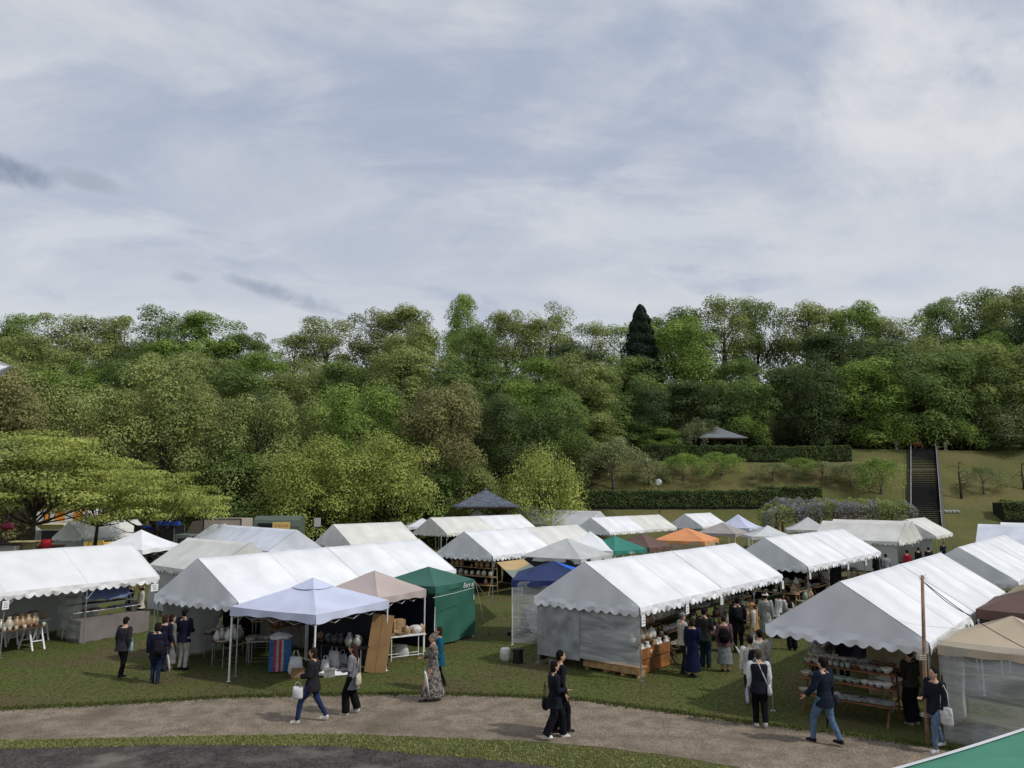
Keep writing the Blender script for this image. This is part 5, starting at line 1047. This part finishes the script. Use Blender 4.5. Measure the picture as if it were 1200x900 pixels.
# B tent front tables
M = TM('B')
for i, (x, y, L, lb) in enumerate(((.5, 1.15, 1.0, 'low wire-legged table of bowls behind the off-white trousers'), (1.2, 2.4, 1.2, 'back table of pottery under the front left gable'))):
    table(lb, M @ Vector((x, y, 0)), TT['B'].rotation_euler.z-PI/2*0, L, .6, .72-.25*(i == 0)*0, DWOOD, METAL); goods(M @ Matrix.Translation((x, y, 0)), [(.72, .17), (.72, .42)], L, 'on the '+('low table' if i == 0 else 'back table')+' under the front left gable', ['bowl', 'plate', 'vase'], ['cream', 'white', 'grey', 'tan'], .19)
M = TM('B'); rackgoods('B', 2.6, 1.2, 0, 1.2, 'pale cube shelf of cups under the front left gable', 'on the pale shelf under the front left gable', m=WOOD, tiers=((.8, 0), (1.1, .1), (1.4, .2)), kinds=['cup', 'jar'], step=.22)
# bw canopy stall
r, k, he = PU['bw']; Mb = Matrix.Translation(r.location) @ Matrix.Rotation(r.rotation_euler.z, 4, 'Z'); rb_ = r.rotation_euler.z
def PX(px, py): return gp(px, py)
q = PX(288, 781); table('round-edged wire table stacked with plates under lilac canopy', (q.x, q.y, 0), .15, .9, .6, .70, METAL, METAL); goods(Matrix.Translation((q.x, q.y, 0)) @ Matrix.Rotation(.15, 4, 'Z'), [(.70, .18), (.70, .42)], .9, 'on the wire table under the lilac canopy', ['plate_stack', 'plate', 'bowl'], ['white', 'cream', 'grey'], .2)
q = PX(292, 764); table('long dim table of crockery at the back of lilac canopy', (q.x, q.y, 0), .1, 2.2, .6, .95, WOOD, METAL); goods(Matrix.Translation((q.x, q.y, 0)) @ Matrix.Rotation(.1, 4, 'Z'), [(.95, .18), (.95, .42)], 2.2, 'on the long table at the back of the lilac canopy', ['plate_stack', 'jar', 'bowl'], ['white', 'cream', 'grey'], .24)
def striped():
    q = PX(314, 789); r = thing('striped_bin', 'square blue, red and white striped cloth bin under lilac canopy', 'bin', (q.x, q.y, 0), math.radians(14)); w, d, h = .62, .55, .92
    b = MB(); n = 9; cs = [0, 1, 2, 1, 0, 2, 1, 0, 2]
    for i in range(n):
        x0, x1 = w*i/n, w*(i+1)/n; b.add([(x0, 0, .03), (x1, 0, .03), (x1, -.02, h), (x0, -.02, h)], [(0, 1, 2, 3)], mi=[0, 0, 1, 2, 1, 2, 0, 0, 0][i])
        y0, y1 = d*i/n, d*(i+1)/n; b.add([(w, y0, .03), (w, y1, .03), (w+.02, y1, h), (w+.02, y0, h)], [(0, 1, 2, 3)], mi=[1, 1, 2, 1, 0, 0, 1, 1, 1][i])
    b.add([(0, d, .03), (0, 0, .03), (0, -.02, h), (0, d, h)], [(0, 1, 2, 3)], 0); b.add([(w, d, .03), (0, d, .03), (0, d, h), (w, d, h)], [(0, 1, 2, 3)], 0); b.add([(0, 0, h-.02), (w, 0, h-.02), (w, d, h-.02), (0, d, h-.02)], [(0, 1, 2, 3)], 2)
    b.build('bin_cloth', [cloth((.05, .14, .30)), cloth((.42, .05, .07)), cloth((.40, .38, .38))], r)
    b = MB(); b.ell((w/2, d/2, h+.03), (.34, .30, .10), 14, 8); me = b.build('liner', BAG, r, True).data
    for v in me.vertices: v.co += Vector((0, 0, .05*mnoise.noise(v.co*7)))
striped()
def bagthing(name, label, px, py, s=1., m=BAG, h=.4, w=.32, handles=True):
    q = PX(px, py); r = thing(name, label, 'bag', (q.x, q.y, 0), random.uniform(-.6, .6)); b = MB()
    b.rings([(0, 0, 0, .16*s, .10*s), (0, 0, .08*s, w*.55*s, .12*s), (0, 0, h*.6*s, w*.5*s, .10*s), (0, 0, h*s, w*.4*s, .03*s)], 18); o = b.build('bag_body', m, r, True)
    for v in o.data.vertices: v.co += Vector((mnoise.noise(v.co*9+Vector((px, 0, 0))), mnoise.noise(v.co*9+Vector((0, px, 0))), 0))*.035*s
    if handles:
        for sd in (-1, 1): b = MB(); b.tube([(-w*.25*s, sd*.02, h*s-.01), (-w*.12*s, sd*.03, (h+.14)*s), (w*.12*s, sd*.03, (h+.14)*s), (w*.25*s, sd*.02, h*s-.01)], .008, 5); b.build('handle', m, r, True)
bagthing('carrier_bag', 'white carrier bag standing against the striped bin', 346, 790, 1.2); bagthing('carrier_bag', 'tall white carrier bag among the boxes under lilac canopy', 391, 783, 1.25); bagthing('carrier_bag', 'small white bag behind the person in charcoal jacket', 381, 786, .8)
bagthing('carrier_bag', 'crumpled clear bag under the white folding table', 470, 770, 1.2, BAG, .32, .4, False); bagthing('carrier_bag', 'bag with white handles beside the patterned coat stall', 401, 781, .9)
def crate(name, label, px, py, d, rz, m, cat='box', z=0, lid=None):
    q = gp(px, py, z); r = thing(name, label, cat, (q.x, q.y, z), rz); w, l, h = d; b = MB(); t_ = .02
    b.box((0, 0, t_/2), (w, l, t_)); [b.box((sx*(w/2-t_/2), 0, h/2), (t_, l, h)) for sx in (-1, 1)]; [b.box((0, sy*(l/2-t_/2), h/2), (w-2*t_, t_, h)) for sy in (-1, 1)]; b.build('box_body', m, r)
    b = MB(); b.box((0, 0, h+.006), (w+.02, l+.02, .012)) if lid else [b.box((sx*(w/2+.01), 0, h-.02), (.02, l+.03, .03)) for sx in (-1, 1)]; b.build('lid' if lid else 'rim', lid or m, r); return r
crate('storage_box', 'grey lidded storage box at the edge of lilac canopy', 386, 793, (.30, .3, .2), .2, CONC, lid=CONC); crate('cardboard_box', 'brown cardboard box beside the striped bin', 349, 794, (.34, .26, .22), .1, BOARD, lid=BOARD)
def sheet(name, label, px, py, w, d, m, cat='sheet', amp=.05):
    q = PX(px, py); b = MB(); b.grid(lambda u, v: ((u-.5)*w*(1+.2*math.sin(v*7)), (v-.5)*d*(1+.2*math.sin(u*5)), .02+amp*abs(mnoise.noise(Vector((u*6, v*6, px))))*2*math.sin(PI*u)*math.sin(PI*v)), 22, 14); o = b.build(name, m, None, True); o.location = (q.x, q.y, .004); tag(o, label, cat)
sheet('wrapping_paper', 'crumpled white wrapping paper on the grass under lilac canopy', 396, 789, 1.0, .7, PAPER, 'paper', .16)
# leaning board
q = PX(441, 787); b = MB(); b.box((0, 0, .80), (.62, .03, 1.62), 0); b.box((0, -.02, .8), (.02, .012, 1.55)); o = b.build('leaning_board', BOARD); o.location = (q.x-.02, q.y-.12, .0); o.rotation_euler = (-.12, .13, .12); tag(o, 'tall brown board leaning at the corner of lilac canopy', 'board')
# pink canopy stall
q = PX(457, 776); table('white folding table of bags under the pinkish canopy', (q.x, q.y, 0), .55, 1.2, .5, .72, WPAINT, WPAINT); M3 = Matrix.Translation((q.x, q.y, 0)) @ Matrix.Rotation(.55, 4, 'Z'); goods(M3, [(.72, .2)], 1.2, 'on the table under the pinkish canopy', ['jar', 'plate_stack'], ['cream', 'tan'], .25, 1.3)
b = MB(); b.ell((0, 0, .12), (.24, .18, .13), 12, 8); o = b.build('wrapped_bundle', BAG, None, True); p = M3 @ Vector((.95, .25, .74)); o.location = p; tag(o, 'white wrapped bundle on the white folding table', 'bundle')
b = MB(); b.box((0, 0, .22), (.4, .3, .44)); b.box((.0, -.16, .3), (.25, .012, .2), 0); o = b.build('wooden_box', WOOD); o.location = M3 @ Vector((.4, .4, .74)); o.rotation_euler = (0, 0, .6); tag(o, 'upright wooden box on the table under pinkish canopy', 'box')
q = PX(425, 775); table('dark low table inside the lilac canopy', (-6.0, 23.45, 0), -.47, 1.9, .5, .7, BLACK, METAL); goods(Matrix.Translation((-6.0, 23.45, 0)) @ Matrix.Rotation(-.47, 4, 'Z'), [(.7, .14), (.7, .36)], 1.8, 'on the dark table in the lilac canopy', ['vase', 'jar', 'bowl'], ['black', 'brown', 'blue', 'grey'], .26)
# stools and loose things on the grass
def stool(px, py, label, m, top, sq=False):
    q = PX(px, py); r = thing('stool', label, 'stool', (q.x, q.y, 0), .2); b = MB()
    if sq: b.rings([(0, 0, 0, .17, .17), (0, 0, .36, .15, .15)], 4); b.box((0, 0, .385), (.27, .27, .05), PI/4)
    else: b.rings([(0, 0, 0, .13, .13), (0, 0, .1, .165, .165), (0, 0, .25, .17, .17), (0, 0, .38, .14, .14)], 20); 
    b.build('seat_body', m, r, not sq)
    b = MB(); b.rings([(0, 0, .405 if sq else .378, .13, .13), (0, 0, .425 if sq else .395, .12, .12)], 4 if sq else 20); b.build('seat_top', top, r)
stool(592, 775, 'round white drum stool on the grass', mat('ceramic_white', (.55, .53, .48), rough=.4), WPAINT); stool(607, 777, 'square black stool beside the white drum stool', BLACK, BLACK, True)
M = TM('K')
q = PX(757, 772)
r = thing('wooden_drum', 'squat varnished wooden drum at the near corner of central tent', 'drum', (q.x+.15, q.y+.2, 0)); b = MB(); b.rings([(0, 0, 0, .30, .30), (0, 0, .06, .34, .34), (0, 0, .36, .34, .34), (0, 0, .46, .30, .30)], 22); b.build('drum_body', mat('varnished_wood', (.42, .17, .04), rough=.35, var=.3), r, True); b = MB(); b.rings([(0, 0, .46, .29, .29), (0, 0, .475, .28, .28)], 22); b.build('drum_top', WOOD, r)
b = MB(); b.box((1.0, .3, .36), (1.7, .06, .66)); o = b.build('counter_panel', mat('orange_brown_wood', (.30, .12, .035), var=.3)); o.matrix_world = M @ Matrix.Translation((.5, .1, 0)); tag(o, 'orange-brown wooden counter panel below the first pottery shelf', 'panel')
q = PX(783, 777); r = thing('step_stand', 'small pale wooden A-frame stand before the central tent', 'stand', (q.x, q.y, 0), math.radians(20))
for y in (-.16, .16):
    b = MB(); b.tube([(-.25, y, 0), (-.04, y*.7, .75)], .02, 6); b.tube([(.2, y, 0), (-.02, y*.7, .75)], .02, 6); b.build('leg_frame', WOOD, r)
b = MB(); b.box((.09, 0, .32), (.05, .30, .04)); b.box((-.03, 0, .75), (.1, .26, .03)); b.build('rung', WOOD, r)
# timber under the clear sheet, cinder block
for i, (x, y, L, lb) in enumerate(((.25, .5, 2.3, 'low slatted timber bench under the clear sheet'),)):
    r = thing('timber_bench', lb, 'bench', M @ Vector((x, 2.1, 0)), TT['K'].rotation_euler.z-PI/2); b = MB(); [b.box((.95, yy, .27), (1.9, .11, .035)) for yy in (.1, .24, .38)]; b.box((.95, .03, .17), (1.9, .035, .14)); b.build('seat', mat('fresh_timber', (.45, .27, .13), var=.2), r)
    for xx in (.1, .7, 1.3, 1.8): b = MB(); b.box((xx, .24, .125), (.06, .40, .25)); b.build('leg', WOOD, r)
r = thing('concrete_block', 'hollow concrete block under the hazy sheet corner', 'block', M @ Vector((.15, 3.0, 0)), TT['K'].rotation_euler.z-PI/2); b = MB(); w, d, h = .39, .19, .15
b.box((0, 0, h/2-.06), (w, d, .03)); b.box((0, 0, h/2+.07), (w, d, .03)); [b.box((x, 0, h/2+.005), (.03, d, .1)) for x in (-.18, -.06, .06, .18)]; b.build('block_body', CONC, r)
# small pale leaning box in blue tent: folded white tent wall + black weight
q = PX(612, 742)
r = thing('folded_sheet', 'white tent sheet folded over a box left of central tent', 'sheet', (q.x+.15, q.y-.1, 0), .5); b = MB(); b.grid(lambda u, v: (u*1.3, -.35+.5*v+.1*math.sin(u*3), .04+(.95*v)*(.75+.25*math.sin(u*2+.6))+.03*math.sin(u*13+v*6)), 16, 8); b.grid(lambda u, v: (u*1.3, .15+.5*v, .05+.95*(1-v)*(.75+.25*math.sin(u*2+.6))), 16, 6); b.build('sheet_fold', WHITE, r, True)
b = MB(); b.box((-.1, -.3, .06), (.9, .3, .12), .1); [b.tube([(-.3, -.3, .12), (-.3, -.3, .2), (-.1, -.3, .2), (-.1, -.3, .12)], .012, 5)]; o = b.build('weight_bag', BLACK); o.location = (q.x, q.y, 0); tag(o, 'flat black weight bag at the foot of navy canopy', 'weight')
# white folding table near the shelf at right
q = PX(1047, 836); r = table('small white folding table with crossed legs at right', (q.x, q.y, 0), math.radians(25), .6, .45, .72, WPAINT, WPAINT, name='folding_table')
for c in list(r.children):
    if c.name.startswith(('leg', 'stretcher')): bpy.data.objects.remove(c)
for y in (.05, .4):
    for a_, b_ in (((.02, .58)), ((.58, .02))): b = MB(); b.tube([(a_, y, 0), (b_, y, .71)], .013, 6); b.build('leg', METAL, r)
# things on counters behind clear sheets (right)
M = Matrix.Translation(PU['rb'][0].location) @ Matrix.Rotation(PU['rb'][0].rotation_euler.z, 4, 'Z')
for i, (x, y, s_, m_, lb) in enumerate(((-.8, .5, (.5, .4, .35), CONC, 'grey crate behind the clear sheet at right'), (-.6, -.4, (.6, .45, .5), mat('straw', (.40, .30, .16)), 'straw coloured box behind the clear sheet at right'), (-.9, -1.0, (.4, .4, .3), BLACK, 'black crate behind the clear sheet at right'))):
    p = M @ Vector((x, y, 0)); r = crate('crate', lb, 0, 0, s_, .3*i+.5, m_); r.location = (p.x, p.y, 0)
# paper signs on valances
def psign(key, x, label, y=-.05, z=1.62, w=.2, h=.26):
    o_ = MB(); o_.box((0, 0, 0), (w, .006, h)); r = thing('paper_sign', label, 'sign', TM(key) @ Vector((x, y, z)), TT[key].rotation_euler.z); o_.build('card', PAPER, r)
    b = MB(); [b.box((random.uniform(-.02, .02), -.005, h*(.25-.25*i)), (w*random.uniform(.35, .7), .003, .018)) for i in range(3)]; b.build('writing', INK, r)
psign('K', .1, 'white paper sign on near corner pole of central tent', h=.3); psign('K', 2.75, 'white paper sign at first middle pole of central tent'); psign('K', 5.2, 'white paper sign at the centre seam of central tent'); psign('K2', 5.3, 'white paper sign on far corner of central tent', h=.3)
psign('A2', .05, 'white paper sign above the far left trestle table'); psign('A2', 5.2, 'white paper sign beside the straw hat', w=.3); psign('L', .1, 'white paper sign on near corner right of centre'); psign('L', 5.2, 'white paper sign at middle seam right of centre'); psign('L2', 2.6, 'white paper sign near far end right of centre')
psign('B2', 5.35, 'white paper notice at the far corner behind the green canopy', z=1.6, w=.4)
# garments hung in central tent
b = MB(); b.grid(lambda u, v: (u*1.3, .03*math.sin(u*18), 1.25+.55*v+.08*math.sin(u*7)*(1-v)), 24, 3); o = b.build('hanging_cloth', cloth((.22, .01, .035)), None, True); o.matrix_world = TM('K') @ Matrix.Translation((2.6, 1.3, 0)); tag(o, 'dark crimson cloth hung at the first middle pole of central tent', 'cloth')
# ================================================================ VEHICLES AT THE LEFT
def wheel(r, x, y, rad=.36):
    b = MB(); b.tube([(x, y-.1, rad), (x, y+.1, rad)], rad, 18); w = b.build('wheel', BLACK, r); b = MB(); b.tube([(x, y-.104, rad), (x, y+.104, rad)], rad*.55, 12); b.build('rim', METAL, w)
def truck(label, px, ytop, Y, rz, L, W, H, body, cab, face='box', name='food_truck', cat='truck', hatch=True, deco=None):
    q = at(px, ytop, Y); r = thing(name, label, cat, (q.x, Y, 0), rz)
    b = MB(); z0 = .55; b.box((L/2, 0, z0+(H-z0)/2), (L, W, H-z0)); b.build('cargo_box', body, r); b = MB()
    for x in (0, L): [b.box((x, y, z0+(H-z0)/2), (.06, .06, H-z0+.01)) for y in (-W/2, W/2)]
    for z in (z0, H): [b.box((L/2, y, z), (L+.05, .06, .06)) for y in (-W/2, W/2)]
    b.build('trim', cab, r)
    b = MB(); b.add([(L, -W/2+.1, .45), (L+1.5, -W/2+.1, .45), (L+1.5, -W/2+.1, 1.2), (L+1.1, -W/2+.1, 2.0), (L, -W/2+.1, 2.05), (L, W/2-.1, .45), (L+1.5, W/2-.1, .45), (L+1.5, W/2-.1, 1.2), (L+1.1, W/2-.1, 2.0), (L, W/2-.1, 2.05)],
             [(0, 1, 2, 3, 4), (9, 8, 7, 6, 5), (1, 6, 7, 2), (2, 7, 8, 3), (3, 8, 9, 4), (0, 5, 6, 1), (0, 4, 9, 5)]); b.build('cab', cab, r)
    b = MB(); b.add([(L+1.47, -W/2+.2, 1.24), (L+1.47, W/2-.2, 1.24), (L+1.15, W/2-.25, 1.93), (L+1.15, -W/2+.25, 1.93)], [(0, 1, 2, 3)]); b.box((L+.6, -W/2+.09, 1.55), (.7, .02, .5)); b.box((L+.6, W/2-.09, 1.55), (.7, .02, .5)); o = b.build('windscreen', GLASS, r)
    for v in o.data.vertices: v.co.x += .02
    for x in (.8, L+.8): wheel(r, x, -W/2+.15); wheel(r, x, W/2-.15)
    if hatch:
        b = MB(); b.box((L*.45, -W/2-.012, 1.65), (L*.5, .02, .95)); b.build('serving_hatch', BLACK, r); b = MB(); M_ = Matrix.Rotation(-.5, 3, 'X'); b.box((L*.45, -W/2-.42, 2.42), (L*.52, .9, .04), 0, 0, M_); b.build('awning_flap', deco or cab, r); b = MB(); b.box((L*.45, -W/2-.18, 1.15), (L*.52, .34, .04)); b.build('counter', WPAINT, r)
    return r
r = truck('white and orange food truck with yellow frames behind left trees', 50, 597, 62, math.radians(-6), 4.6, 2.2, 3.75, WPAINT, YELLOW, deco=mat('pale_yellow', (.72, .62, .30)))
for x, m_, w in ((2.35, ORANGE, .8), (3.9, ORANGE, .75), (3.1, WPAINT, .6)): b = MB(); b.box((x, -1.13, 3.25), (w, .05, .75)); b.build('roof_panel', m_, r)
b = MB(); b.box((1.3, -1.16, 3.2), (.5, .05, .8)); b.build('menu_board', DWOOD, r); b = MB(); b.box((1.3, -1.2, 3.2), (.22, .03, .5)); b.build('menu_card', ORANGE, r)
b = MB(); b.box((.5, -1.14, 1.4), (.7, .04, 1.5)); b.build('side_door', mat('grey_door', (.25, .24, .21)), r)
r = truck('beige box truck with an open dark front at left', 247, 606, 60, math.radians(-3), 2.9, 2.3, 3.1, mat('beige_paint', (.42, .36, .30)), BLACK, hatch=False, name='box_truck')
b = MB(); b.rings([(0, 0, 0, .2, .2), (0, 0, .3, .2, .2)], 14); o = b.build('roof_vent', mat('light_beige', (.55, .42, .34)), r); o.rotation_euler = (PI/2, 0, 0); o.location = (1.6, -1.15, 2.55)
b = MB(); b.add([(-2.4, -1.1, .1), (0, -1.16, .1), (0, -1.16, 3.0), (-.9, -1.1, 2.9)], [(0, 1, 2, 3)]); b.add([(-2.4, -1.05, .1), (0, -1.11, .1), (0, -1.11, 3.0), (-.9, -1.05, 2.9)], [(3, 2, 1, 0)]); b.build('side_tarpaulin', canvas('khaki_tarp', (.17, .14, .10)), r)
r = truck('dark food truck under the spreading tree at left', 165, 612, 57, math.radians(4), 2.8, 2.1, 2.7, BLACK, mat('grey_green_paint', (.12, .15, .13)), name='food_truck', deco=mat('blue_panel', (.01, .07, .42)))
b = MB(); b.box((2.3, -.9, 2.85), (1.6, .5, .28)); b.build('roof_box', mat('blue_panel', (.01, .07, .42)), r)
# green van
q = at(300, 632, 62); r = thing('food_van', 'green food van with arched roof and yellow menu sign', 'van', (q.x, 62, 0), math.radians(4)); b = MB(); n = 8; L = 3.6
pr = [(-1.1, .5), (-1.1, 2.35), (-.95, 2.8), (-.6, 3.02), (0, 3.1), (.6, 3.02), (.95, 2.8), (1.1, 2.35), (1.1, .5)]; v = [(x, y, z*1.04) for x in (0, L) for y, z in pr]; m_ = len(pr)
b.add(v, [(i, i+1, m_+i+1, m_+i) for i in range(m_-1)]+[tuple(range(m_))[::-1], tuple(range(m_, 2*m_))]+[(0, m_, 2*m_-1, m_-1)]); b.build('van_body', mat('sage_paint', (.10, .13, .10)), r)
b = MB(); b.box((1.3, -1.11, 2.25), (1.9, .02, .85)); b.build('serving_hatch', BLACK, r); b = MB(); b.box((2.2, -1.15, 2.45), (1.35, .05, .62)); s_ = b.build('menu_sign', mat('sign_yellow', (.70, .50, .17)), r)
b = MB()
for i in range(7):
    x = 1.72+.16*i; b.box((x, -1.18, 2.48), (.02, .01, .2)); b.box((x, -1.18, 2.5+.05*(i % 2)), (.10, .01, .025)); b.box((x+.02, -1.18, 2.40), (.08, .01, .02))
b.build('lettering', RED, s_)
b = MB(); b.box((.35, -1.12, 1.7), (.5, .02, 1.4)); b.build('door', mat('pale_green', (.28, .34, .28)), r); wheel(r, .7, -1.0); wheel(r, 2.9, -1.0); wheel(r, .7, 1.0); wheel(r, 2.9, 1.0)
# clutter at the far left
def stand(px, py, Y, w, h, m1, m2, label):
    q = at(px, py, Y); r = thing('market_stand', label, 'stand', (q.x, Y, 0), .05); b = MB(); b.box((0, 0, h/2), (w, .6, h)); b.build('counter', m1, r); b = MB(); b.box((0, -.03, h+.03), (w+.15, .75, .06)); b.build('counter_top', m2, r)
stand(30, 630, 46, 1.3, 2.2, mat('khaki_board', (.20, .17, .09)), mat('pale_yellow', (.72, .62, .30)), 'khaki market stand with pale yellow top at far left'); stand(8, 628, 45, 1.2, 2.1, CONC, BLACK, 'grey market stand with black top at far left'); stand(60, 635, 47, 1.3, 1.9, mat('brown_board2', (.16, .11, .08)), DWOOD, 'brown market stand left of the pale tent')
q = at(8, 617, 44.8); b = MB(); b.ell((0, 0, 0), (.40, .25, .20), 12, 8); o = b.build('flower_bundle', cloth((.20, .03, .06)), None, True)
for v in o.data.vertices: v.co += v.co.normalized()*.12*mnoise.noise(v.co*8)
o.location = (q.x, 44.8, q.z); tag(o, 'crimson bundle piled on the grey market stand', 'bundle')
q = at(54, 637, 46); b = MB(); b.rings([(0, 0, -.3, .25, .25), (0, 0, 0, .32, .32), (0, 0, .25, .25, .25)], 14); o = b.build('red_bucket', RED, None, True); o.location = (q.x, 46, q.z); tag(o, 'red bucket shape in front of brown market stand', 'bucket')
q = at(62, 600, 60)
# ================================================================ LIGHT AND SKY
sd_ = Vector((.92, -.39, 1.02)).normalized()
sl = bpy.data.lights.new('sun', 'SUN'); sl.energy = 2.3; sl.angle = math.radians(2.5); sl.color = (1, .965, .91); so = bpy.data.objects.new('sun', sl); COL.objects.link(so); so.rotation_euler = sd_.to_track_quat('Z', 'Y').to_euler(); so.location = (30, -20, 50)
w = bpy.data.worlds.new('World'); SC.world = w; w.use_nodes = True; t = w.node_tree; t.nodes.clear(); L = t.links.new
out = nd(t, 'ShaderNodeOutputWorld'); bg = nd(t, 'ShaderNodeBackground'); bg.inputs[1].default_value = .10
st = nd(t, 'ShaderNodeTexSky', sky_type='NISHITA'); st.sun_disc = False; st.sun_elevation = math.asin(sd_.z); st.sun_rotation = math.atan2(sd_.x, sd_.y)
tc = nd(t, 'ShaderNodeTexCoord'); sp = nd(t, 'ShaderNodeSeparateXYZ'); L(tc.outputs['Generated'], sp.inputs[0])
def M_(op, a, b=None, c=None):
    n = nd(t, 'ShaderNodeMath', operation=op)
    for i, v in enumerate((a, b, c)):
        if v is None: continue
        if isinstance(v, (int, float)): n.inputs[i].default_value = v
        else: L(v, n.inputs[i])
    return n.outputs[0]
zc_ = M_('ADD', M_('MAXIMUM', sp.outputs['Z'], 0.), .22); cb = nd(t, 'ShaderNodeCombineXYZ'); L(M_('DIVIDE', sp.outputs['X'], zc_), cb.inputs[0]); L(M_('DIVIDE', sp.outputs['Y'], zc_), cb.inputs[1])
def NZ(sc, det, rough=.5, dist=0., vec=None, off=(0, 0, 0), scl=(1, 1, 1)):
    mp = nd(t, 'ShaderNodeMapping'); mp.inputs['Location'].default_value = off; mp.inputs['Scale'].default_value = scl; L(vec or cb.outputs[0], mp.inputs[0])
    n = nd(t, 'ShaderNodeTexNoise'); n.inputs['Scale'].default_value = sc; n.inputs['Detail'].default_value = det; n.inputs['Roughness'].default_value = rough; n.inputs['Distortion'].default_value = dist; L(mp.outputs[0], n.inputs['Vector']); return n.outputs['Fac']
def MR(v, a, b, c=0., d=1.):
    n = nd(t, 'ShaderNodeMapRange', interpolation_type='SMOOTHSTEP')
    for k, x in (('From Min', a), ('From Max', b), ('To Min', c), ('To Max', d)): n.inputs[k].default_value = x
    L(v, n.inputs['Value']); return n.outputs[0]
def MX(f, a, b):
    n = nd(t, 'ShaderNodeMix', data_type='RGBA'); L(f, n.inputs['Factor'])
    for k, v in (('A', a), ('B', b)):
        if isinstance(v, tuple): n.inputs[k].default_value = (*v, 1)
        else: L(v, n.inputs[k])
    return n.outputs['Result']
K = 10.0   # the background strength is 0.1
def cc_(r_, g_, b_): return tuple(K*c for c in srgb(r_, g_, b_))
big = NZ(.9, 6, .6, .5, off=(3.1, 1.7, 0), scl=(1, 1.5, 1)); fine_ = NZ(2.2, 9, .60, .5, off=(1, 5, 2), scl=(1, 1.35, 1))
f1 = MR(M_('ADD', M_('MULTIPLY', big, .55), M_('MULTIPLY', fine_, .45)), .38, .62)
c_ = MX(f1, cc_(171, 182, 203), cc_(215, 218, 223))
c_ = MX(MR(sp.outputs['Z'], .08, .48, .85, 0.), c_, cc_(213, 217, 223))
f2 = MR(NZ(1.7, 6, .6, .8, off=(7, 2, 1)), .56, .70, 0, .45); c_ = MX(f2, c_, cc_(164, 175, 201)); c_ = MX(MR(NZ(1.9, 8, .58, .5, off=(2, 9, 4), scl=(1, 1.5, 1)), .50, .70, 0, .6), c_, cc_(222, 225, 229))
def blob(px, py, sx, sy, thr, col, c0, amt, sc=7):
    d = Vector(at(px, py, 100))-Vector((0, 0, CH)); d.normalize(); az = math.atan2(d.x, d.y); el = d.z
    A = M_('DIVIDE', M_('SUBTRACT', M_('ARCTAN2', sp.outputs['X'], sp.outputs['Y']), az), sx); B = M_('DIVIDE', M_('SUBTRACT', M_('ADD', sp.outputs['Z'], M_('MULTIPLY', M_('SUBTRACT', M_('ARCTAN2', sp.outputs['X'], sp.outputs['Y']), az), thr)), el), sy)
    rr = M_('ADD', M_('MULTIPLY', A, A), M_('MULTIPLY', B, B)); n_ = NZ(sc, 6, .62, .5, vec=tc.outputs['Generated']); e = M_('ADD', rr, M_('MULTIPLY', M_('SUBTRACT', n_, .5), 5.5))
    return MX(MR(e, -.6, 1.9, amt, 0.), c0, col)
c_ = blob(1120, 110, .13, .10, 0, cc_(228, 229, 231), c_, .9, 7); c_ = blob(330, 220, .16, .05, 0, cc_(213, 217, 223), c_, .45, 6)
c_ = blob(18, 203, .045, .013, .10, cc_(140, 152, 172), c_, 1., 14); c_ = blob(335, 346, .070, .010, .20, cc_(158, 168, 186), c_, .95, 16); c_ = blob(1060, 330, .05, .02, 0, cc_(172, 184, 208), c_, .35, 14)
c_ = blob(110, 214, .035, .008, .1, cc_(168, 176, 190), c_, .8, 12); c_ = blob(218, 325, .016, .006, .1, cc_(172, 180, 194), c_, .8, 12)
fin = nd(t, 'ShaderNodeMix', data_type='RGBA'); fin.inputs['Factor'].default_value = .93; L(st.outputs[0], fin.inputs['A']); L(c_, fin.inputs['B'])
# below the horizon the world is dull ground colour
gm_ = MX(MR(sp.outputs['Z'], -.08, -.01), (1.0, 1.05, .8), fin.outputs['Result']); L(gm_, bg.inputs[0]); L(bg.outputs[0], out.inputs[0])
SC.cycles.max_bounces = 6; SC.cycles.diffuse_bounces = 3; SC.cycles.glossy_bounces = 2; SC.cycles.transmission_bounces = 4; SC.cycles.transparent_max_bounces = 8
SC.view_settings.view_transform = 'Standard'; SC.view_settings.look = 'None'; SC.view_settings.exposure = 0; SC.view_settings.gamma = 1; SC.view_settings.use_curve_mapping = False
for o in bpy.data.objects:
    if '_H' in o: del o['_H']
